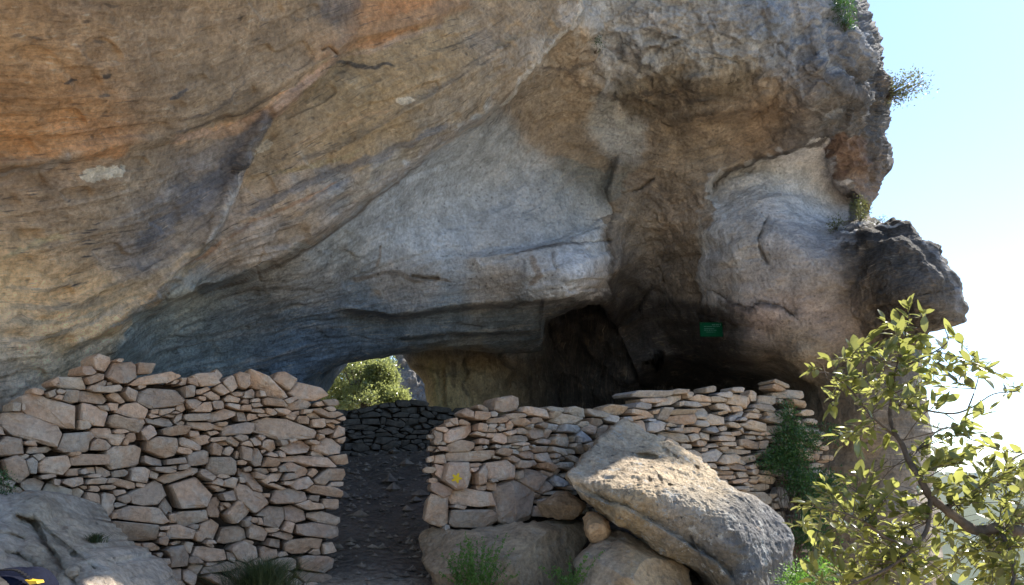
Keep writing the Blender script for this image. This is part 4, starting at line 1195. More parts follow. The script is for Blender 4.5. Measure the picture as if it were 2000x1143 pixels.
rng = np.random.default_rng(11)
def loosen(seeds, amt):
    g_ = np.random.default_rng(3)
    return [(a[0] + g_.normal(0, 1.5), a[1] + g_.normal(0, 1.0), a[2] * g_.uniform(0.88, 1.02), a[3] * g_.uniform(0.80, 1.02), a[4] + (g_.normal(0, amt) if a[2] < 75 else g_.normal(0, amt * 0.4))) for a in seeds]
LEFTW = [(395,160,65,55,20),(475,125,95,85,-30),(555,160,150,100,10),(672,143,75,62,0),(545,105,40,25),(430,185,90,55,-30),(335,208,135,62,5),(712,200,235,50,2),(850,200,50,40),(870,240,60,85),(955,195,130,60,5),(1015,175,50,65,30),(1075,210,60,65),(1125,190,60,80,25),(1240,225,190,90,30),(1325,200,100,70,35),(1425,258,165,70,8),(1150,262,85,55,-10),(1020,240,75,45,25),(1085,290,80,50),(935,245,65,35,-10),(250,205,50,40,-30),(243,250,60,40),(180,250,55,30),(75,322,50,45),(105,315,25,40),(320,268,85,72,5),(478,232,150,38,5),(600,262,75,60),(437,280,140,65,3),(545,275,80,40,30),(750,282,205,105,2),(235,338,240,120,18),(150,425,250,130,18),(437,358,155,95,8),(533,315,60,45),(615,335,145,75,-5),(895,305,80,55),(935,325,80,60,-15),(985,268,90,35,5),(1005,310,60,42),(1130,325,75,40),(1185,310,60,40),(1268,302,120,35,10),(1385,312,110,55),(1475,300,60,35),(1210,255,40,40),(1028,358,125,52,-3),(1120,362,48,55),(910,362,110,40,5),(795,352,90,22),(715,362,60,40),(735,388,140,42,5),(828,372,35,55,10),(568,393,160,65,5),(385,403,60,55),(1175,362,65,40,-10),(1250,340,60,35),(1310,335,80,30,15),(1355,362,50,35),(1415,340,50,30),(1405,385,65,55),(1515,352,150,32,3),(1460,392,70,45),(1525,385,80,25),(1570,375,50,30),(1540,405,80,25),(1515,432,85,32),(945,408,170,40,20),(1100,425,155,65,2),(1310,420,290,95,5),(1568,440,50,70),(55,505,150,105,-10),(10,425,30,40),(190,512,135,40,8),(353,482,180,90,-8),(455,495,105,60,-5),(505,455,140,70,20),(602,462,60,50),(682,435,75,70,-20),(812,430,120,45,-12),(890,447,42,45),(935,470,80,50,-20),(870,490,110,50,5),(748,503,140,105),(712,568,95,50,25),(580,545,165,125,-2),(400,563,190,62,-3),(255,590,150,105,5),(165,555,60,40),(140,590,60,85,-15),(65,605,110,120,-20),(1000,515,55,70),(1055,522,45,55,30),(1070,480,70,40),(1180,480,60,45),(1255,493,90,60,15),(1375,505,150,65,5),(1515,503,115,85,5),(1575,470,40,50),(1135,530,55,75,10),(1100,540,25,45),(1190,548,55,95,10),(1255,540,65,25),(915,560,115,75),(815,573,95,45,-5),(1025,590,115,90),(1110,580,50,25),(1250,580,80,60,5),(1370,605,125,75,8),(1445,570,290,52,5),(1520,645,150,80),(1562,565,80,60),(1455,620,45,50),(765,608,100,30),(830,632,185,50,-20),(480,620,80,40,5),(555,632,65,40,-10),(650,630,90,80,-5),(715,630,50,40),(420,635,60,25),(325,670,120,60,5),(450,665,120,35),(485,690,80,22),(580,680,125,45,5),(150,675,105,70,5),(260,715,150,80),(360,715,60,80,-10),(305,790,100,70),(425,765,90,110,10),(495,775,80,120,10),(560,715,55,35),(575,750,65,60,-30),(690,720,165,110,-10),(885,725,200,145),(775,780,75,80,20),(960,640,80,45,10),(990,685,60,30,10),(1050,675,75,55),(1110,660,35,40),(1160,655,155,70,38),(1160,735,160,100,35),(1265,645,140,50,5),(1400,675,110,50),(1275,685,100,25),(1160,610,60,35),(1340,730,165,70,-5),(1510,705,170,50,12),(1455,745,60,40),(1525,765,80,60),(1425,775,130,50,10),(1050,730,80,55),(1055,775,50,30),(990,782,75,95,10),(1100,805,110,90,-30),(1250,825,120,100,10),(1365,810,100,90,20),(1210,850,40,50),(1495,835,140,65,3),(655,815,235,75,3),(795,830,38,70),(900,830,145,75,-15),(620,895,240,110,8),(745,878,55,25),(425,885,170,120,10),(830,905,120,90,-5),(750,935,55,50,10),(970,890,140,100),(1145,850,50,50,-20),(1080,915,120,90,-5),(1195,905,100,80,5),(1255,890,60,30),(1330,870,60,60),(1460,893,205,66,3),(1305,915,110,40),(600,970,150,50,5),(715,975,60,30),(870,975,60,60,10),(1270,950,70,50,20),(825,1010,120,100,15),(965,998,155,75),(740,1010,50,40),(720,1030,140,65,10),(1130,995,130,95),(1245,1000,80,70),(1065,1010,45,60),(1400,965,170,80),(1520,968,75,65),(1465,1045,160,75,2),(1000,1062,160,45,2),(900,1070,60,50),(620,1030,80,70,10),(690,1090,110,60,15),(800,1105,120,80),(875,1110,60,70),(1000,1115,170,50),(1460,1112,165,55),(1300,1050,130,60),(1300,1110,130,60),(1130,1090,130,60),(1180,1050,90,50)]
seedsL = loosen(stones_from(LEFTW, 2.367, 0, 660), 12)
seedsL += [(-30,880,60,40,5),(-20,930,60,40,-8),(-40,840,50,30,0),(-60,980,70,50,0),(-90,900,60,50,0)]
polyL = [(-130,850),(0,822),(60,785),(120,745),(200,725),(300,740),(450,745),(560,760),(640,785),(665,810),(670,900),(665,990),(655,1060),(650,1200),(-130,1200)]
topL = [(-140,860),(0,835),(60,790),(120,755),(200,728),(300,745),(450,755),(560,768),(630,790),(655,812)]
ycL = [(-150,4.9),(0,5.35),(150,5.7),(350,6.25),(550,6.8),(680,7.15)]
wallL = thing('dry_stone_wall', 'left dry stone wall of large tan blocks rising from the pale bedrock to the doorway', 'stone wall', tuple(P(350,1143,6.3)))
def matL(c, rng):
    if c[0] > 560 and rng.random() < 0.75 and c[1] > 850: return M['stone_pink']
    if c[0] < 180 and rng.random() < 0.35: return M['stone_pale']
    return M['stone']
szL = lambda x, y, r: (r.uniform(15, 34), r.uniform(9, 17))
build_wall(wallL, seedsL, polyL, topL, ycL, 0.50, rng, matL, szL, joint=1.1)

R2 = [(930,308,115,80),(745,355,60,40),(800,360,90,40,10),(820,325,70,20,20),(955,358,70,30),(1060,340,110,50,5),(1160,330,80,30),(1138,358,50,50),(1250,345,95,55,12),(1350,345,90,40,5),(1440,335,90,50,8),(727,393,75,30,8),(690,385,40,40),(885,380,80,30,5),(990,390,85,45,3),(1075,382,75,32,-5),(1200,380,110,50,3),(1340,392,65,50,15),(1405,378,85,35,3),(935,410,40,50),(860,410,55,35),(900,410,30,30),(700,435,175,65,-8),(805,420,50,40),(598,462,40,70),(1138,405,70,32,10),(990,428,60,32,5),(1062,435,70,65),(1118,443,52,50),(1215,422,95,42,-5),(1300,415,75,65,20),(938,440,55,25,-10),(850,450,40,30),(885,460,65,55),(1380,425,50,55),(1275,460,75,60,15),(1190,448,60,22),(972,468,100,35,-3),(1185,475,90,50,15),(1100,480,75,25),(710,497,120,60),(815,485,55,40),(598,515,35,25),(985,492,55,25),(930,503,50,22),(1085,512,80,35),(1030,503,45,20),(1235,470,40,30),(1262,510,75,45,25),(1300,500,60,50),(1165,517,80,30,15),(755,543,215,58,-6),(905,530,60,40),(880,505,35,20),(1020,540,85,45,5),(1215,525,50,30),(960,560,50,35,20),(885,550,50,18),(1105,548,80,50),(1245,560,80,35,15),(620,560,60,60),(902,610,150,115,3),(700,638,135,120,3),(800,638,52,100),(995,585,50,40),(1055,580,60,35),(1120,597,65,40,10),(1190,590,90,40,10),(615,620,60,90),(985,635,25,50),(1045,650,105,95,25),(1110,630,40,35),(1165,625,35,40),(1165,665,70,50,45),(1100,690,80,50,-20),(620,700,110,70,25),(855,690,50,50),(765,742,200,85,-2),(965,760,175,180),(1120,715,60,20),(1065,735,50,35),(1060,805,55,75),(612,790,120,160),(765,830,225,115,-4),(1075,750,50,30)]
R3 = [(330,178,180,40,5),(345,210,130,25),(465,165,70,30),(430,212,180,50,-15),(620,160,70,35),(740,160,60,30),(520,180,60,40),(575,200,110,45,10),(270,240,120,40,-8),(285,282,150,45,-8),(375,275,50,80),(265,345,65,80),(350,340,115,60),(470,270,120,30),(530,225,80,30),(470,305,130,55,5),(565,280,75,60),(640,305,100,60,5),(565,328,60,30),(660,205,90,40,10),(690,185,70,40),(760,210,90,70,10),(800,225,40,60),(835,195,50,55),(690,245,80,40,10),(745,250,50,40),(870,255,110,35,25),(890,210,80,50,10),(760,285,90,30),(830,285,70,30),(930,300,110,60,5),(850,342,115,45,-3),(770,310,80,25),(730,335,80,25),(440,355,60,30),(520,360,90,40),(620,360,70,40),(680,355,50,25),(930,358,90,55),(440,400,130,45,12),(350,395,70,30),(530,395,60,50,-20),(595,390,60,60),(690,402,120,30),(740,375,80,25),(830,380,90,25),(885,385,60,30),(700,433,120,30,3),(810,430,130,50,10),(580,430,80,30),(500,440,60,30),(890,430,40,60),(530,482,100,60,10),(625,495,90,70,-8),(745,470,130,30),(430,430,110,40,15),(700,510,110,50),(870,485,50,35),(815,510,60,40),(750,545,120,40,-5),(640,540,60,30),(690,575,80,25),(780,585,60,40),(830,570,70,30),(700,600,100,25),(900,610,120,40,10),(760,620,90,25),(950,580,80,30),(820,640,60,25),(880,650,80,40),(760,655,60,20),(830,700,160,80,10),(930,700,50,30),(955,715,40,30),(995,700,60,100),(915,765,50,40),(965,745,40,40),(975,800,80,70),(1010,180,140,50,10),(960,155,90,30,15),(975,128,110,30),(1050,220,110,35,15),(1110,270,100,30,5),(1060,320,40,25),(1100,340,50,25),(1140,360,50,25),(1130,320,40,22),(1130,390,60,25),(1145,430,60,30),(1190,450,50,30),(1170,480,40,20),(1195,505,65,35),(1130,500,50,40),(1100,480,40,60),(1150,540,60,25),(1120,460,40,25)]
seedsR = stones_from(R2, 2.367, 600, 660) + stones_from(R3, 2.58, 1150, 700)
seedsR = loosen(seedsR, 8)
polyR = [(838,850),(880,820),(960,805),(1090,806),(1180,806),(1240,800),(1300,785),(1400,775),(1500,775),(1560,775),(1600,820),(1620,880),(1640,960),(1600,1060),(1540,1100),(1300,1060),(1180,1010),(1060,985),(1045,1020),(880,1035),(836,1000)]
topR = [(858,850),(900,822),(960,815),(1090,812),(1180,812),(1240,806),(1300,786),(1400,780),(1500,780),(1560,780),(1600,826),(1630,890)]
ycR = [(820,7.15),(870,7.2),(1000,7.5),(1100,8.0),(1200,8.6),(1300,9.2),(1550,10.3),(1660,10.9)]
wallR = thing('dry_stone_wall', 'right dry stone wall of pale flat stones running from the doorway behind the sunlit boulder to the cliff', 'stone wall', tuple(P(1000,1040,7.6)))
def matR(c, rng):
    if c[0] < 1080: return M['stone_pink'] if rng.random() < 0.45 else M['stone']
    return M['stone_pale'] if rng.random() < 0.7 else M['stone']
szR = lambda x, y, r: (r.uniform(12, 26), r.uniform(7, 12)) if x > 1200 else (r.uniform(12, 28), r.uniform(8, 14))
surfR, nrmR, _ = build_wall(wallR, seedsR, polyR, topR, ycR, 0.55, rng, matR, szR, joint=0.8, stop=330, core_bottom=1120)

# dim inner wall beyond the doorway
seedsI = []
y = 792
topI = [(620,812),(660,806),(700,798),(735,790),(760,784),(800,784),(840,790),(880,800),(960,812),(1040,820)]
tI = np.array(topI, float)
while y < 900:
    h = rng.uniform(7, 15)
    x = 600 + rng.uniform(0, 20)
    while x < 1000:
        w = rng.uniform(12, 40)
        if y > np.interp(x + w / 2, tI[:, 0], tI[:, 1]) + 3:
            seedsI.append((x + w / 2, y + rng.normal(0, 2.6), w, h * rng.uniform(0.8, 1.45), rng.normal(0, 12)))
        x += w * 0.97
    y += h * 0.95
wallI = thing('dry_stone_wall', 'dark dry stone wall in shade inside the shelter, seen through the doorway', 'stone wall', tuple(P(780,890,11.5)))
ycI = [(560,10.6),(700,11.3),(850,11.8),(1050,12.3)]
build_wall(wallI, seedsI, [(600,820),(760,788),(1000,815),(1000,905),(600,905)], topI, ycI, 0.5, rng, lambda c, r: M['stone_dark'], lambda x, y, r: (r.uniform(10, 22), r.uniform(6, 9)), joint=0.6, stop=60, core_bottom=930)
HAZE = 0.00006
V_TOP = max(float(p_[0][..., 2].max()) for p_ in parts)
# ------------------------------------------------------------------ sign, paint mark, backpack
import bmesh
def box_bm(bm, c, s, rot=None):
    import mathutils
    m = mathutils.Matrix.Translation(Vector(c)) @ (rot or mathutils.Matrix.Identity(4)) @ mathutils.Matrix.Diagonal((s[0], s[1], s[2], 1))
    return bmesh.ops.create_cube(bm, size=1.0, matrix=m)['verts']

def bm_obj(name, bm, mat, parent=None, smooth=False):
    me = bpy.data.meshes.new(name); bm.to_mesh(me); bm.free()
    me.polygons.foreach_set('use_smooth', np.full(len(me.polygons), smooth))
    me.materials.append(mat)
    o = bpy.data.objects.new(name, me); COL.objects.link(o)
    if parent: o.parent = parent
    return o

def cliff_hit(px, py):
    """nearest point of the cliff seen at a photo pixel"""
    dg = bpy.context.evaluated_depsgraph_get()
    o = Vector((0, 0, EYE)); d = (Vector(P(px, py, 10.0)) - o).normalized()
    ok, loc, nrm, i = cliff.ray_cast(o, d)
    return (loc, nrm) if ok else (Vector(P(px, py, 11)), Vector((0, -1, 0)))

loc, nn = cliff_hit(1389, 644)
pts4 = [cliff_hit(x, y)[0] for x, y in ((1368, 632), (1410, 632), (1368, 657), (1410, 657))]
ynear = min(p.y for p in pts4) - 0.03
sg = thing('sign', 'small dark green sign with faint lettering fixed to the rock above the right wall', 'sign', tuple(P(1389, 644, ynear)))
mg, nt, b = new_mat('green_enamel'); b.inputs['Base Color'].default_value = (0.003, 0.052, 0.022, 1); b.inputs['Roughness'].default_value = 0.95; b.inputs['Specular IOR Level'].default_value = 0.03
ml, nt, b = new_mat('pale_green_print'); b.inputs['Base Color'].default_value = (0.055, 0.15, 0.105, 1); b.inputs['Roughness'].default_value = 0.6
k = ynear / FPX * 1.0 / (CP)  # metres per pixel
k = float(np.linalg.norm(P(1390, 644, ynear) - P(1389, 644, ynear)))
bm = bmesh.new(); vs = box_bm(bm, (0, 0, 0), (44 * k, 0.012, 28 * k)); bmesh.ops.bevel(bm, geom=bm.edges[:], offset=0.003, segments=1)
pl_ = bm_obj('panel', bm, mg, sg)
bm = bmesh.new()
for a, b_ in (((-22, -14), (22, -13)), ((-22, 13), (22, 14)), ((-22, -13), (-21, 13)), ((21, -13), (22, 13))):
    box_bm(bm, ((a[0] + b_[0]) / 2 * k, -0.009, (a[1] + b_[1]) / 2 * k), ((b_[0] - a[0]) * k, 0.006, (b_[1] - a[1]) * k))
bm_obj('rim', bm, mg, sg)
bm = bmesh.new(); r4 = random.Random(4)
for row, (z, x0, x1, h) in enumerate(((9.5, 2, 19, 2.2), (6, -14, 17, 1.4), (1.5, -14, 6, 1.4), (-1.5, -14, 10, 1.4), (-5, -10, 8, 1.0))):
    x = x0
    while x < x1:
        w = r4.uniform(0.8, 1.7)
        box_bm(bm, ((x + w / 2) * k, -0.0078, z * k), (w * k, 0.002, h * k)); x += w + (0.5 if r4.random() < 0.75 else 1.6)
lo_ = bm_obj('lettering', bm, ml, sg); lo_['kind'] = 'stuff'
for sx in (-1, 1):
    bm = bmesh.new(); bmesh.ops.create_cone(bm, cap_ends=True, segments=10, radius1=0.8 * k, radius2=0.5 * k, depth=0.01)
    bmesh.ops.rotate(bm, verts=bm.verts, matrix=__import__('mathutils').Matrix.Rotation(math.radians(90), 3, 'X'))
    bmesh.ops.translate(bm, verts=bm.verts, vec=(sx * 19.3 * k, -0.010, 11.2 * k))
    bm_obj('screw', bm, M['stone_dark'], sg)
for sx in (-1, 1):
    bm = bmesh.new(); box_bm(bm, (sx * 12 * k, 0.08, 0), (0.02, 0.16, 0.02)); bm_obj('bracket', bm, M['stone_dark'], sg)

# yellow waymark splash on a door-jamb stone: a thin skin that follows the stone
mp, nt, b = new_mat('yellow_paint'); b.inputs['Base Color'].default_value = (0.62, 0.42, 0.02, 1); b.inputs['Roughness'].default_value = 0.7
def nearest_stone(px, py, parent):
    best = None
    dg = bpy.context.evaluated_depsgraph_get()
    o0 = Vector((0, 0, EYE)); d0 = (Vector(P(px, py, 10.0)) - o0).normalized()
    for o in parent.children:
        off = parent.location + o.location
        ok, l, n, i = o.ray_cast(o0 - off, d0)
        if ok:
            t = (l + off - o0).length
            if best is None or t < best[0]: best = (t, o, off)
    return best
bs = nearest_stone(892, 934, wallR)
if bs:
    pv = []; r5 = random.Random(9)
    o0 = Vector((0, 0, EYE))
    def proj(px, py):
        d0 = (Vector(P(px, py, 10.0)) - o0).normalized()
        ok, l, n, i = bs[1].ray_cast(o0 - bs[2], d0)
        return (l - d0 * 0.004) if ok else None
    rings = []
    for rr in (0.0, 0.5, 1.0):
        for j in range(22):
            a = j / 22 * 2 * math.pi
            R0 = (7.5 + 3.2 * math.cos(5 * a + 0.4) * (rr ** 2) + 1.2 * r5.random()) * rr
            p = proj(892 + R0 * math.cos(a), 934 - R0 * math.sin(a))
            pv.append(p if p is not None else pv[-1])
            if rr == 0: break
    F = [(0, 1 + (j + 1) % 22, 1 + j) for j in range(22)] + [(1 + j, 1 + (j + 1) % 22, 23 + (j + 1) % 22, 23 + j) for j in range(22)]
    me = bpy.data.meshes.new('paint_mark'); me.from_pydata(pv, [], F); me.materials.append(mp)
    po = bpy.data.objects.new('paint_mark', me); COL.objects.link(po); po.parent = bs[1]
    po['label'] = 'yellow paint splash'

# backpack in the lower left corner
mnav = plain_material('navy_nylon', (0.007, 0.009, 0.020), 0.8, 60, 0.3, 0.004, 0.05)
myel = plain_material('yellow_nylon', (0.62, 0.38, 0.02), 0.5, 60, 0.25, 0.004, 0.4)
mblk = plain_material('black_webbing', (0.01, 0.01, 0.012), 0.6, 60, 0.3, 0.003)
Yb = 3.3
bc = P(-6, 1196, Yb)
bp = thing('backpack', 'navy backpack with yellow panels lying at the lower left corner of the bedrock', 'backpack', tuple(bc))
kb = float(np.linalg.norm(P(1, 1143, Yb) - P(0, 1143, Yb)))
def lump(name, mat, c, s, seed, amp=0.08, nu=40, nv=26, parent=bp, pw=0.8):
    V = []; F = []
    for i in range(nv + 1):
        ph = math.pi * i / nv
        for j in range(nu):
            t = 2 * math.pi * j / nu
            x = math.sin(ph) * math.cos(t); y = math.sin(ph) * math.sin(t); z = math.cos(ph)
            sg_ = lambda v: math.copysign(abs(v) ** pw, v)
            V.append((sg_(x), sg_(y), sg_(z)))
    V = np.array(V)
    n = fbm(V * 2.3, 3, seed)
    V = V * (1 + amp * n)[:, None]
    V = V * np.array(s) + np.array(c)
    for i in range(nv):
        for j in range(nu):
            a = i * nu + j; b = i * nu + (j + 1) % nu
            F.append((a, b, b + nu, a + nu))
    me = bpy.data.meshes.new(name); me.from_pydata([tuple(v) for v in V], [], F); me.materials.append(mat)
    me.polygons.foreach_set('use_smooth', np.ones(len(F), bool))
    o = bpy.data.objects.new(name, me); COL.objects.link(o); o.parent = parent
    return o
lump('body', mnav, (0, 0.12, 0), (72 * kb, 0.14, 78 * kb), 3, 0.07)
lump('pocket', mnav, (12 * kb, -0.02, 18 * kb), (52 * kb, 0.07, 50 * kb), 5, 0.07)
def panel(name, mat, pts, y0):
    """a curved fabric patch lying on the bag"""
    bm = bmesh.new(); vs = []
    for (x, z) in pts:
        vs.append(bm.verts.new(((x + 10) * kb, y0 + 0.00004 * (x - 20) ** 2 * 0.4, (1190 - z) * kb)))
    f = bm.faces.new(vs)
    r = bmesh.ops.extrude_face_region(bm, geom=[f]); ev = [v for v in r['geom'] if isinstance(v, bmesh.types.BMVert)]
    bmesh.ops.translate(bm, verts=ev, vec=(0, 0.05, 0))
    bmesh.ops.recalc_face_normals(bm, faces=bm.faces)
    return bm_obj(name, bm, mat, bp)
panel('yellow_panel', myel, [(-12, 1118), (2, 1119), (12, 1127), (22, 1133), (26, 1141), (18, 1144), (4, 1136), (-12, 1131)], -0.115)
panel('yellow_panel', myel, [(52, 1128), (60, 1130), (68, 1131), (70, 1136), (60, 1137)], -0.075)
bm = bmesh.new()
for i in range(18):
    t = i / 17; x = -20 + 95 * t; z = 1104 + 34 * t * t + 3 * math.sin(9 * t)
    box_bm(bm, ((x + 10) * kb, -0.055 + 0.03 * t, (1190 - z) * kb - 0.004), (6.4 * kb, 0.02, 2.6 * kb))
bm_obj('strap', bm, mblk, bp)
panel('piping', mblk, [(2, 1118), (10, 1123), (20, 1129), (30, 1139), (26, 1140), (17, 1131), (8, 1126), (2, 1121)], -0.119)

# ------------------------------------------------------------------ vegetation
M['leaf'] = leaf_material('holm_oak_leaf', (0.050, 0.075, 0.025), (0.115, 0.125, 0.045), 0.5, 0.2, (0.44, 0.46, 0.12), 1.0)
M['bark'] = plain_material('grey_brown_bark', (0.105, 0.080, 0.062), 0.85, 25, 0.45, 0.01)
M['creeper'] = leaf_material('ivy_leaf', (0.030, 0.085, 0.022), (0.05, 0.12, 0.03), 0.3, 0.45, (0.10, 0.25, 0.04))
M['weed'] = leaf_material('weed_leaf', (0.06, 0.14, 0.025), (0.10, 0.19, 0.035), 0.4, 0.5, (0.20, 0.42, 0.05))
M['tree_leaf'] = leaf_material('sunlit_tree_leaf', (0.09, 0.12, 0.045), (0.16, 0.18, 0.07), 0.45, 0.3, (0.50, 0.55, 0.18), 0.9)
M['shrub'] = leaf_material('olive_leaf', (0.06, 0.075, 0.035), (0.10, 0.11, 0.05), 0.3, 0.35, (0.30, 0.32, 0.08))
M['grass'] = leaf_material('dark_grass', (0.030, 0.050, 0.020), (0.055, 0.075, 0.03), 0.3, 0.5, (0.10, 0.16, 0.04))

def tube(V, F, pts, r0, r1, seg=7, rnd=None, gnarl=0.0):
    pts = [Vector(p) for p in pts]
    n = len(pts); base = len(V)
    for i, p in enumerate(pts):
        d = (pts[min(i + 1, n - 1)] - pts[max(i - 1, 0)]).normalized()
        up = Vector((0, 0, 1)) if abs(d.z) < 0.9 else Vector((1, 0, 0))
        a = d.cross(up).normalized(); b = d.cross(a)
        r = r0 + (r1 - r0) * i / (n - 1)
        if gnarl and rnd: r *= 1 + rnd.uniform(-gnarl, gnarl)
        for k in range(seg):
            t = 2 * math.pi * k / seg
            V.append(p + a * (r * math.cos(t)) + b * (r * math.sin(t)))
    for i in range(n - 1):
        for k in range(seg):
            q0 = base + i * seg + k; q1 = base + i * seg + (k + 1) % seg
            F.append((q0, q1, q1 + seg, q0 + seg))
    F.append(tuple(base + (n - 1) * seg + k for k in range(seg)))

def catmull(pts, m=8):
    pts = [np.array(p, float) for p in pts]
    P0 = [2 * pts[0] - pts[1]] + pts + [2 * pts[-1] - pts[-2]]
    out = []
    for i in range(1, len(P0) - 2):
        a, b, c, d = P0[i - 1:i + 3]
        for k in range(m):
            t = k / m
            out.append(0.5 * ((2 * b) + (-a + c) * t + (2 * a - 5 * b + 4 * c - d) * t * t + (-a + 3 * b - 3 * c + d) * t ** 3))
    out.append(pts[-1])
    return out

# --- the oak branch hanging into the picture at the right
ro = random.Random(21)
OB = P(2330, 1500, 3.1); OB[2] = terr_h(np.array([OB[0]]), np.array([OB[1]]))[0] - 0.05
oak = thing('holm_oak', 'evergreen oak branch with glossy yellow-green leaves reaching in from the right edge', 'tree', tuple(OB))
def O(px, py, Y): return P(px, py, Y) - OB
TV, TF = [], []
j0 = O(2260, 1130, 3.15)
tube(TV, TF, catmull([OB - OB, O(2345, 1380, 3.1), O(2300, 1250, 3.12), j0, O(2250, 1040, 3.2), O(2285, 960, 3.3)], 6), 0.10, 0.012, 10, ro, 0.06)
me = bpy.data.meshes.new('trunk'); me.from_pydata(TV, [], TF); me.materials.append(M['bark'])
o_ = bpy.data.objects.new('trunk', me); COL.objects.link(o_); o_.parent = oak
def branch_obj(name, curves, mat=None, parent=oak):
    V, F = [], []
    for pts, r0, r1, m in curves: tube(V, F, catmull(pts, m), r0, r1, 7, ro, 0.10)
    me = bpy.data.meshes.new(name); me.from_pydata(V, [], F); me.materials.append(mat or M['bark'])
    me.polygons.foreach_set('use_smooth', np.ones(len(F), bool))
    o = bpy.data.objects.new(name, me); COL.objects.link(o); o.parent = parent
    return o
px_m = 3.0 / FPX
B_main = [j0, O(2120, 1065, 3.05), O(2000, 1040, 2.95), O(1950, 1032, 2.9), O(1905, 1036, 2.9), O(1870, 1012, 2.88), O(1840, 990, 2.86), O(1815, 968, 2.86), O(1795, 930, 2.86), O(1774, 898, 2.88), O(1762, 868, 2.9), O(1745, 840, 2.92), O(1738, 810, 2.95), O(1742, 770, 2.97), O(1750, 720, 2.98), O(1765, 670, 3.0), O(1775, 620, 3.0)]
branch_obj('branch', [(B_main[:9], 0.024, 0.012, 5)]); branch_obj('branch', [(B_main[8:], 0.012, 0.0018, 5)])
B2 = [O(1817, 972, 2.86), O(1814, 1010, 2.83), O(1808, 1040, 2.8), O(1785, 1070, 2.78), O(1760, 1092, 2.78), O(1725, 1115, 2.76), O(1690, 1130, 2.75), O(1640, 1150, 2.75)]
branch_obj('branch', [(B2, 0.009, 0.003, 4)])
B3 = [O(1850, 990, 2.87), O(1880, 975, 2.95), O(1915, 960, 3.0), O(1950, 935, 3.05), O(1975, 900, 3.05), O(2000, 885, 3.1)]
branch_obj('branch', [(B3, 0.008, 0.003, 4)])
B4 = [O(2120, 1065, 3.05), O(2060, 1030, 3.1), O(1985, 1020, 3.1), O(1960, 990, 3.15), O(1965, 950, 3.2)]
branch_obj('branch', [(B4, 0.010, 0.003, 4)])
B5 = [O(1950, 1032, 2.9), O(1975, 1080, 2.8), O(1980, 1130, 2.75), O(1960, 1180, 2.7)]
branch_obj('branch', [(B5, 0.008, 0.004, 4)])
B6 = [O(1750, 720, 2.98), O(1800, 700, 2.95), O(1850, 670, 2.95), O(1845, 640, 2.95)]
B7 = [O(1742, 790, 2.97), O(1800, 800, 3.0), O(1860, 808, 3.0), O(1900, 795, 3.0), O(1940, 770, 3.0), O(1985, 765, 3.0)]
B8 = [O(1890, 800, 3.0), O(1905, 760, 3.0), O(1915, 720, 3.0)]
B9 = [O(1745, 850, 2.92), O(1700, 810, 2.85), O(1660, 760, 2.82), O(1620, 730, 2.82), O(1590, 728, 2.82)]
B10 = [O(1765, 860, 2.9), O(1720, 830, 2.95), O(1700, 800, 3.0)]
B11 = [O(1774, 900, 2.88), O(1810, 860, 3.0), O(1850, 835, 3.05), O(1900, 860, 3.1), O(1930, 860, 3.1)]
B12 = [O(1785, 1070, 2.78), O(1730, 1050, 2.75), O(1690, 1020, 2.72), O(1640, 1000, 2.7), O(1590, 990, 2.7)]
branch_obj('twig', [(B6, 0.0045, 0.0015, 4), (B7, 0.005, 0.0015, 4), (B8, 0.003, 0.0012, 4)])
branch_obj('twig', [(B9, 0.005, 0.0015, 4), (B10, 0.003, 0.001, 4)]); branch_obj('twig', [(B11, 0.004, 0.0015, 4)]); branch_obj('twig', [(B12, 0.005, 0.0015, 4)])
nodes = [np.array(p) for c in (B_main[6:], B2, B3, B4, B5, B6, B7, B8, B9, B10, B11, B12) for p in catmull(c, 4)]
NA = np.array(nodes)
# leafy shoots: tip x, tip y, distance
TIPS = [(1778,592),(1730,618),(1800,620),(1755,640),(1700,660),(1790,660),(1740,680),(1815,680),(1850,655),(1710,700),(1680,680),(1650,700),(1620,705),(1592,725),(1630,735),(1665,735),(1625,800),(1640,775),(1670,790),(1690,760),(1700,730),(1640,845),(1655,870),(1680,870),(1700,845),(1720,865),
 (1905,690),(1880,710),(1930,715),(1950,740),(1860,720),(1915,745),(1870,750),(1830,740),(1840,700),(1985,765),(1940,800),(1960,775),(1800,740),(1820,770),(1780,760),(1770,800),(1800,830),(1850,780),(1900,840),(1935,845),(1920,870),(1950,870),(1880,865),
 (1765,720),(1730,740),(1760,690),(1790,700),(1722,770),(1700,800),(1750,770),
 (1570,985),(1560,1020),(1575,1050),(1600,960),(1620,945),(1650,930),(1680,935),(1700,955),(1630,980),(1660,985),(1690,990),(1720,990),(1600,1010),(1630,1030),(1660,1040),(1700,1040),(1590,1080),(1620,1075),(1580,1110),(1650,1090),(1690,1080),(1730,1030),(1740,1000),(1760,990),(1770,1030),(1740,1070),(1720,1100),(1680,1120),(1640,1130),
 (1780,890),(1800,880),(1830,880),(1850,890),(1870,910),(1830,920),(1800,920),(1860,940),(1890,930),(1910,910),(1930,900),(1940,920),(1960,900),(1970,930),(1990,910),(2000,940),(1920,950),(1900,970),(1950,960),(1985,965),(2010,990),(1760,940),(1740,960),(1820,1000),(1850,1020),(1790,1010),
 (1960,1000),(1990,1010),(1930,1000),(2000,1060),(1970,1070),(1930,1070),(1900,1060),(1870,1060),(1840,1070),(1860,1100),(1890,1100),(1920,1110),(1950,1110),(1980,1110),(2010,1120),(1810,1090),(1790,1110),(1830,1120),(1850,1140),(1900,1140),(1940,1145),(1990,1150),(1770,1140),(1800,1150),(1740,1140),(1700,1150),(2020,870),(2030,930),(2040,1000),(2040,1080)]
for _ in range(40):
    TIPS.append((ro.uniform(1640, 2050), ro.uniform(1050, 1180)))
for _ in range(16):
    TIPS.append((ro.uniform(1840, 2040), ro.uniform(880, 1010)))
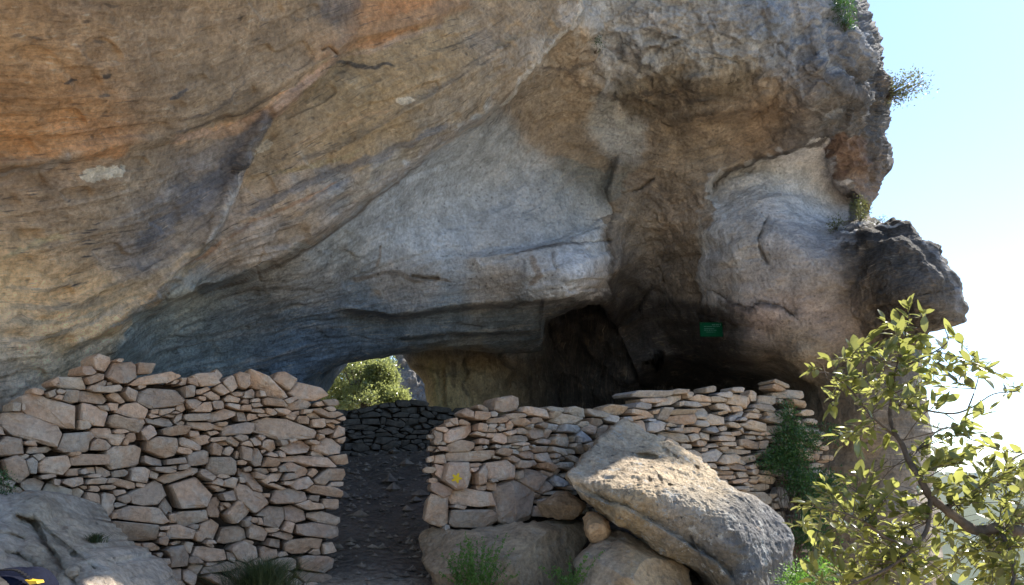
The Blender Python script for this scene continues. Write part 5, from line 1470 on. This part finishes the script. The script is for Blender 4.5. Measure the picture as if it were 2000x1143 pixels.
for _ in range(12):
    TIPS.append((ro.uniform(1575, 1760), ro.uniform(940, 1150)))
for _ in range(8):
    TIPS.append((ro.uniform(1680, 1860), ro.uniform(640, 780)))
def leaf_template(L, W, fold=0.22, curl=0.18, tri=True):
    xs_ = [0.0, 0.12, 0.35, 0.62, 0.85, 1.0]; ws = [0.03, 0.55, 1.0, 0.92, 0.5, 0.0]
    V = []; F = []
    for x, w in zip(xs_, ws):
        z = -curl * x * x * L
        V += [(x * L, -w * W / 2, z + fold * w * W / 2), (x * L, 0, z), (x * L, w * W / 2, z + fold * w * W / 2)]
    for i in range(len(xs_) - 1):
        a = 3 * i
        F += [(a, a + 1, a + 4, a + 3), (a + 1, a + 2, a + 5, a + 4)]
    return np.array(V), F
def orient(d, nrm):
    d = d / np.linalg.norm(d)
    y = np.cross(nrm, d); y /= np.linalg.norm(y) + 1e-9
    z = np.cross(d, y)
    return np.stack([d, y, z], 1)
leaves = []   # (origin, matrix, length, variant)
twV, twF = [], []
for (tx, ty) in TIPS:
    tip = O(tx + ro.uniform(-8, 8), ty + ro.uniform(-8, 8), 2.95 + ro.uniform(-0.28, 0.28))
    d2 = ((NA - tip) ** 2).sum(1)
    k = int(d2.argmin()); root = NA[k]
    mid = (root + tip) / 2 + np.array([ro.uniform(-.02, .02), ro.uniform(-.02, .02), ro.uniform(-.02, .03)])
    path = catmull([root, mid, tip], 5)
    tube(twV, twF, path, 0.0020, 0.0009, 5)
    if ro.random() < 0.6:
        tube(twV, twF, catmull([mid, mid + np.array([ro.gauss(0, .03), ro.gauss(0, .03), ro.uniform(-.02, .05)]), mid + np.array([ro.gauss(0, .06), ro.gauss(0, .05), ro.uniform(-.03, .09)])], 4), 0.0013, 0.0006, 4)
    Ls = np.linalg.norm(tip - root)
    nl = int(min(13, 6 + Ls / 0.018))
    dirT = (tip - mid) / (np.linalg.norm(tip - mid) + 1e-9)
    for q_ in range(nl):
        t = 1 - (q_ / nl) ** 1.2 * min(1, 0.16 / (Ls + 1e-6)) if q_ else 1.0
        p = path[int(round(max(0.0, t) * (len(path) - 1)))] if t < 1 else tip
        p = p + (0 if q_ == 0 else 1) * np.array([ro.gauss(0, .006) for _ in range(3)])
        rd = np.array([ro.gauss(0, 1), ro.gauss(0, 1), ro.gauss(0, 1) * 0.8])
        d = dirT * (1.0 if q_ < 3 else 0.5) + rd * (0.35 if q_ < 2 else 0.62) + np.array([0, 0, 0.25])
        nn_ = np.array([ro.gauss(0, 0.45), ro.gauss(0, 0.45), 1.0])
        Lf = ro.triangular(0.022, 0.078, 0.056)
        leaves.append((p, orient(d, nn_), Lf))
me = bpy.data.meshes.new('fine_twigs'); me.from_pydata(twV, [], twF); me.materials.append(M['bark'])
o_ = bpy.data.objects.new('fine_twigs', me); COL.objects.link(o_); o_.parent = oak; o_['kind'] = 'stuff'
tmpl = []
for w in (0.36, 0.42, 0.50):
    V, F = leaf_template(1.0, w, 0.25, ro.uniform(0.05, 0.25)); me = bpy.data.meshes.new('leaf'); me.from_pydata([tuple(v) for v in V], [], F)
    me.polygons.foreach_set('use_smooth', np.ones(len(F), bool)); me.materials.append(M['leaf']); tmpl.append((me, V, F))
from mathutils import Matrix
def in_frame(p):
    w = p + OB
    v = w - np.array([0, 0, EYE]); f = v[1] * CP + v[2] * SP; u = -v[1] * SP + v[2] * CP
    return 1000 + FPX * v[0] / f < 2000 and 571.5 - FPX * u / f < 1143
leaves.sort(key=lambda l: (not in_frame(l[0]), -l[2]))
restV, restF = [], []
for i, (p, Mx, Lf) in enumerate(leaves):
    me, V, F = tmpl[i % 3]
    if i < 300:
        o = bpy.data.objects.new('leaf', me); COL.objects.link(o); o.parent = oak
        m4 = Matrix(Mx.tolist()).to_4x4()
        o.matrix_basis = Matrix.Translation(Vector(p)) @ m4 @ Matrix.Scale(Lf, 4)
    else:
        b0 = len(restV); restV += [tuple(p + Mx @ (v * Lf)) for v in V]; restF += [tuple(b0 + k for k in f) for f in F]
me = bpy.data.meshes.new('foliage'); me.from_pydata(restV, [], restF); me.materials.append(M['leaf'])
me.polygons.foreach_set('use_smooth', np.ones(len(restF), bool))
o_ = bpy.data.objects.new('foliage', me); COL.objects.link(o_); o_.parent = oak; o_['kind'] = 'stuff'
print('oak leaves', len(leaves))

# --- leafy clumps
def leaf_cloud(pts, dirs, nrms, L, W, mat, name, parent):
    V0 = np.array([(0, 0, 0), (0.45, -0.5 * W, 0.04), (1, 0, -0.1), (0.45, 0.5 * W, 0.04)])
    n = len(pts)
    d = dirs / np.linalg.norm(dirs, axis=1, keepdims=True)
    y = np.cross(nrms, d); y /= np.linalg.norm(y, axis=1, keepdims=True) + 1e-9
    z = np.cross(d, y)
    V = pts[:, None] + L[:, None, None] * (V0[None, :, 0:1] * d[:, None] + V0[None, :, 1:2] * y[:, None] + V0[None, :, 2:3] * z[:, None])
    F = np.arange(4 * n).reshape(n, 4)
    o = mesh_obj(name, V.reshape(-1, 3), F, mat); o.parent = parent
    return o

def clump(name, label, cat, base, blobs, n, leaf, mat, seed, group=None, stems=10, wr=0.5, hang=0.0, stem_r=0.004):
    """blobs: (x, y, z, rx, ry, rz) world; leaves bunched on the ends of real stems"""
    g = np.random.default_rng(seed)
    t = thing(name, label, cat, tuple(base), group)
    blobs = np.array(blobs, float)
    vol = (blobs[:, 3] * blobs[:, 4] * blobs[:, 5]) ** 0.7; vol /= vol.sum()
    nb = max(6, n // 14)
    which = g.choice(len(blobs), nb, p=vol)
    u = g.normal(size=(nb, 3)); u /= np.linalg.norm(u, axis=1, keepdims=True)
    r = g.uniform(0.35, 1.0, nb) ** 0.6 * (1 + 0.15 * g.normal(size=nb))
    cen = blobs[which, :3] + u * r[:, None] * blobs[which, 3:]
    idx = g.integers(0, nb, n)
    sp = leaf * 1.5
    pts = cen[idx] + g.normal(size=(n, 3)) * sp
    dirs = u[idx] + g.normal(size=(n, 3)) * 0.7 + np.array([0, 0, 0.25 - hang])
    nr = g.normal(size=(n, 3)) * 0.6 + np.array([0, -0.2, 1.0])
    leaf_cloud(pts - base, dirs, nr, leaf * g.uniform(0.6, 1.3, n), wr, mat, 'foliage', t)
    V, F = [], []
    rs = random.Random(seed)
    for k in range(min(stems, nb)):
        c = cen[k] - base
        m = c * 0.5 + g.normal(size=3) * 0.08 * np.linalg.norm(c)
        tube(V, F, catmull([np.zeros(3) + g.normal(size=3) * 0.01, m, c], 4), stem_r, stem_r * 0.3, 5)
    me = bpy.data.meshes.new('stems'); me.from_pydata(V, [], F); me.materials.append(M['bark'])
    o = bpy.data.objects.new('stems', me); COL.objects.link(o); o.parent = t
    return t

def at_blob(px, py, Y, rx, ry, rz=None, depth=None):
    p = P(px, py, Y); k = Y / FPX
    return (p[0], p[1], p[2], rx * k, (depth or rx * k), (rz or ry) * k)
def wallY(px): return float(np.interp(px, [1000,1100,1200,1300,1550,1660], [7.5,8.0,8.6,9.2,10.3,10.9]))
clump('creeper', 'dark green bushy creeper growing over the far end of the right wall', 'creeper', P(1560, 1080, 10.2),
      [at_blob(1542, 862, 10.0, 26, 26, depth=.12), at_blob(1556, 905, 10.0, 30, 30, depth=.13), at_blob(1525, 893, 9.95, 22, 20, depth=.1), at_blob(1545, 820, 10.0, 16, 22, depth=.1), at_blob(1578, 850, 10.1, 22, 20, depth=.12), at_blob(1565, 945, 9.9, 24, 20, depth=.15), at_blob(1510, 905, 9.9, 20, 12, depth=.1), at_blob(1540, 795, 10.1, 8, 10, depth=.05)],
      6500, 0.036, M['creeper'], 1, stems=40)
clump('shrub', 'dark green shrub in the shaded corner between the right wall and the cliff', 'shrub', P(1610, 1080, 10.3),
      [at_blob(1612, 945, 10.3, 30, 16, depth=.2), at_blob(1590, 985, 10.0, 26, 24, depth=.2), at_blob(1625, 850, 10.5, 12, 10, depth=.1), at_blob(1585, 1040, 9.6, 34, 30, depth=.2)],
      4200, 0.04, M['creeper'], 2, stems=25)
clump('shrub', 'bright green leafy shrub at the foot of the big boulder beside the oak branch', 'shrub', P(1590, 1230, 6.0),
      [at_blob(1575, 1130, 6.1, 34, 24, depth=.2), at_blob(1612, 1118, 6.2, 20, 18, depth=.15), at_blob(1560, 1150, 6.0, 24, 20, depth=.2)],
      2600, 0.026, M['weed'], 3, stems=30)
def weeds(label, px, py, Y, w, h, n, seed, cat='plant'):
    g = np.random.default_rng(seed); base = P(px, py, Y); k = Y / FPX
    t = thing('weed', label, cat, tuple(base))
    V, F = [], []; pts, dirs = [], []
    for s in range(n):
        a = g.normal() * w * k * 0.4; b_ = g.normal() * 0.08
        hh = h * k * g.uniform(0.35, 1.0)
        tip = np.array([a * 1.7, b_ * 1.6 - 0.05, hh])
        path = catmull([np.array([a * .5, b_ * .5, 0]), np.array([a, b_, hh * .55]), tip], 5)
        tube(V, F, path, 0.0022, 0.001, 4)
        for p in path[3:]:
            for _ in range(5):
                pts.append(p + g.normal(size=3) * 0.008); dirs.append(g.normal(size=3) + np.array([0, -0.2, 0.5]))
    pts = np.array(pts); dirs = np.array(dirs)
    leaf_cloud(pts, dirs, g.normal(size=pts.shape) * .6 + np.array([0, -.3, 1]), g.uniform(0.014, 0.032, len(pts)), 0.55, M['weed'], 'foliage', t)
    me = bpy.data.meshes.new('stems'); me.from_pydata(V, [], F); me.materials.append(M['weed'])
    o = bpy.data.objects.new('stems', me); COL.objects.link(o); o.parent = t
weeds('small bright green weed growing against the long low boulder by the doorway', 935, 1165, 6.4, 55, 110, 34, 5)
weeds('sparse green weed at the foot of the gap between the two low boulders', 1110, 1160, 6.3, 40, 75, 12, 6)
weeds('thin green weed standing left of the long low boulder', 905, 1160, 6.5, 30, 95, 12, 16)

def grass(label, px, py, Y, w, h, n, seed):
    g = np.random.default_rng(seed); base = P(px, py, Y); k = Y / FPX
    V, F = [], []
    for s in range(n):
        a = g.uniform(0, 2 * math.pi); r = abs(g.normal()) * w * k * 0.33
        x0, y0 = r * math.cos(a), r * 0.5 * math.sin(a)
        hh = h * k * g.uniform(0.4, 1.0); ln = g.normal(size=2) * 0.35 * hh + np.array([x0, y0]) * 0.8
        wd = g.uniform(0.0012, 0.0028)
        b0 = len(V)
        ax = np.array([math.cos(a + 1.3), math.sin(a + 1.3), 0]) * wd
        for q_, (t, ww) in enumerate(((0, 1), (0.4, 0.9), (0.75, 0.55), (1, 0.05))):
            c = np.array([x0 + ln[0] * t * t, y0 + ln[1] * t * t, hh * (t - 0.25 * t * t)])
            V += [tuple(c - ax * ww), tuple(c + ax * ww)]
        for q_ in range(3): F.append((b0 + 2 * q_, b0 + 2 * q_ + 1, b0 + 2 * q_ + 3, b0 + 2 * q_ + 2))
    o = mesh_obj('grass_tuft', np.array(V) + base, F, M['grass'], loc=base)
    return tag(o, label, 'grass')
grass('dark fine grass tuft at the foot of the left wall near the doorway', 512, 1170, 5.6, 100, 105, 2200, 8)
grass('small dark grass tuft where the left wall meets the pale bedrock', 186, 1060, 4.9, 26, 26, 260, 9)
clump('shrub', 'tiny dark plant at the left edge of the picture beside the left wall', 'plant', P(-10, 990, 4.9), [at_blob(-2, 950, 4.85, 16, 26, depth=.06)], 700, 0.014, M['creeper'], 11, stems=8)
# plants rooted in the cliff
clump('bush', 'sparse bush sticking out from the cliff edge against the sky', 'bush', P(1725, 190, 11.6),
      [at_blob(1765, 165, 11.5, 26, 20, depth=.25), at_blob(1790, 165, 11.5, 20, 16, depth=.2), at_blob(1755, 190, 11.5, 22, 12, depth=.2), at_blob(1800, 180, 11.5, 10, 6, depth=.1)],
      900, 0.050, M['shrub'], 12, stems=60, wr=0.45, stem_r=0.007)
clump('bush', 'dark little bush in the notch above the dark rock ledge', 'bush', P(1682, 440, 11.3), [at_blob(1680, 408, 11.3, 14, 22, depth=.12)], 900, 0.03, M['shrub'], 13, stems=14)
clump('bush', 'low pale tuft on the ledge left of the dark little bush', 'bush', P(1632, 448, 11.2), [at_blob(1632, 438, 11.1, 16, 9, depth=.1)], 350, 0.03, M['shrub'], 14, stems=14)
clump('bush', 'twiggy tuft on top of the dark rock ledge at the skyline', 'bush', P(1712, 438, 10.9), [at_blob(1714, 430, 10.9, 14, 6, depth=.12)], 160, 0.025, M['shrub'], 15, stems=16)
clump('bush', 'green bush clinging to the crag near the top edge of the picture', 'bush', P(1650, 60, 9.9), [at_blob(1648, 20, 9.9, 20, 36, depth=.15), at_blob(1660, 48, 9.9, 12, 14, depth=.1)], 1500, 0.03, M['creeper'], 17, stems=16)
clump('bush', 'small dark plant in a crack under the crag at the end of the curved ridge', 'bush', P(1162, 105, 9.9), [at_blob(1162, 84, 9.85, 9, 14, depth=.08)], 300, 0.025, M['creeper'], 18, stems=8)

# --- tree beyond the opening
base = P(700, 900, 19.0); base[2] = terr_h(base[0:1], base[1:2])[0]
g = np.random.default_rng(77)
tr = thing('tree', 'sunlit green tree standing outside behind the low opening of the shelter', 'tree', tuple(base))
blobs = [at_blob(690, 740, 19, 62, 44, depth=.9), at_blob(640, 770, 19, 50, 40, depth=.8), at_blob(745, 740, 19, 26, 34, depth=.7), at_blob(720, 790, 18.6, 62, 34, depth=.9), at_blob(600, 720, 19.5, 60, 50, depth=1), at_blob(660, 690, 19.8, 70, 30, depth=1), at_blob(770, 790, 18.6, 26, 24, depth=.5)]
blobs = np.array(blobs)
nb = 900; which = g.integers(0, len(blobs), nb); u = g.normal(size=(nb, 3)); u /= np.linalg.norm(u, axis=1, keepdims=True)
cen = blobs[which, :3] + u * (g.uniform(0.5, 1.0, nb) ** 0.5)[:, None] * blobs[which, 3:]
n = 60000; idx = g.integers(0, nb, n)
pts = cen[idx] + g.normal(size=(n, 3)) * 0.075 - base
leaf_cloud(pts, u[idx] + g.normal(size=(n, 3)) * .8, g.normal(size=(n, 3)) * .7 + np.array([0, 0, 1]), g.uniform(0.04, 0.08, n), 0.55, M['tree_leaf'], 'crown', tr)
V, F = [], []
tube(V, F, catmull([np.zeros(3), np.array([.1, 0, .7]), np.array([0, .1, 1.5]), P(690, 745, 19) - base], 5), .14, .05, 8)
for k in range(40):
    c = cen[k * 20] - base; tube(V, F, catmull([np.array([0, .05, 1.0 + .02 * k]), c * .6 + np.array([0, 0, .4]), c], 4), .03, .008, 5)
me = bpy.data.meshes.new('trunk'); me.from_pydata(V, [], F); me.materials.append(M['bark'])
o_ = bpy.data.objects.new('trunk', me); COL.objects.link(o_); o_.parent = tr
clump('shrub', 'dark scrub on the slope outside, behind the sunlit tree', 'shrub', P(700, 860, 27.0), [at_blob(640, 760, 27, 110, 90, depth=1.2), at_blob(760, 740, 28, 100, 90, depth=1.2), at_blob(560, 720, 28, 100, 90, depth=1.2)],
      26000, 0.12, M['tree_leaf'], 44, stems=30, stem_r=0.02)
# dark crag beyond, to the right of the tree
boulder('crag', 'dark grey rock outcrop outside between the sunlit tree and the brown pillar', M['slab'], cat='rock outcrop',
    outline=[(770,660),(950,650),(960,860),(800,850),(782,790),(775,720)], ctrl=[(770,660,25),(950,650,26),(860,700,26),(800,700,25.5),(800,800,24),(780,850,24),(950,860,24)],
    center=(860,750), back=2, seed=91, amp=0.3, nu=160, nv=70, frac=0.9, round_px=30, round_m=.5,
    colf=col_from([(800,710,.10,.10,.10,60),(820,770,.22,.225,.24,40),(640,700,.10,.11,.07,60)], (.12,.12,.11)))
# small rubble on the floor of the passage, one mesh: too small to tell apart
V, F = [], []
g = np.random.default_rng(5)
for k in range(1500):
    x = g.uniform(-2.6, 0.4); y_ = g.uniform(5.0, 11.6)
    z = terr_h(np.array([x]), np.array([y_]))[0]
    s = g.uniform(0.012, 0.045) * (1 + (g.random() < 0.06) * 1.5)
    ps = g.normal(size=(6, 3)); ps /= np.linalg.norm(ps, axis=1, keepdims=True)
    b0 = len(V)
    oc = np.array([(1,0,0),(0,1,0),(-1,0,0),(0,-1,0),(0,0,.7),(0,0,-.5)]) * s * (1 + .35 * g.normal(size=(6, 3)) * np.array([1, 1, .5]))
    V += [tuple(v + np.array([x, y_, z + s * .2])) for v in oc]
    F += [(b0, b0 + 1, b0 + 4), (b0 + 1, b0 + 2, b0 + 4), (b0 + 2, b0 + 3, b0 + 4), (b0 + 3, b0, b0 + 4), (b0 + 1, b0, b0 + 5), (b0 + 2, b0 + 1, b0 + 5), (b0 + 3, b0 + 2, b0 + 5), (b0, b0 + 3, b0 + 5)]
rb = mesh_obj('rubble', V, F, plain_material('floor_rubble', (0.19, 0.16, 0.13), 0.95, 6.0, 0.6, 0.01)); rb['kind'] = 'stuff'; rb['label'] = 'small loose stones scattered on the dark floor of the doorway'; rb['category'] = 'rubble'

# ------------------------------------------------------------------ air: one closed box of thin haze round the whole place
bm = bmesh.new()
zmax = max(18.0, float(gz.max()) + 3.0, float(V_TOP) + 3.0); zmin = float(gz.min()) - 1.0
box_bm(bm, (0, 0, (zmax + zmin) / 2), (10600, 10600, zmax - zmin))
me = bpy.data.meshes.new('haze'); bm.to_mesh(me); bm.free()
mh = bpy.data.materials.new('haze'); mh.use_nodes = True
nt = mh.node_tree; nt.nodes.remove(nt.nodes['Principled BSDF'])
pvn = nt.nodes.new('ShaderNodeVolumePrincipled'); pvn.inputs['Color'].default_value = (0.62, 0.80, 1.0, 1)
pvn.inputs['Density'].default_value = HAZE
nt.links.new(pvn.outputs[0], [n for n in nt.nodes if n.type == 'OUTPUT_MATERIAL'][0].inputs['Volume'])
me.materials.append(mh)
hz = bpy.data.objects.new('haze', me); COL.objects.link(hz); hz['kind'] = 'stuff'
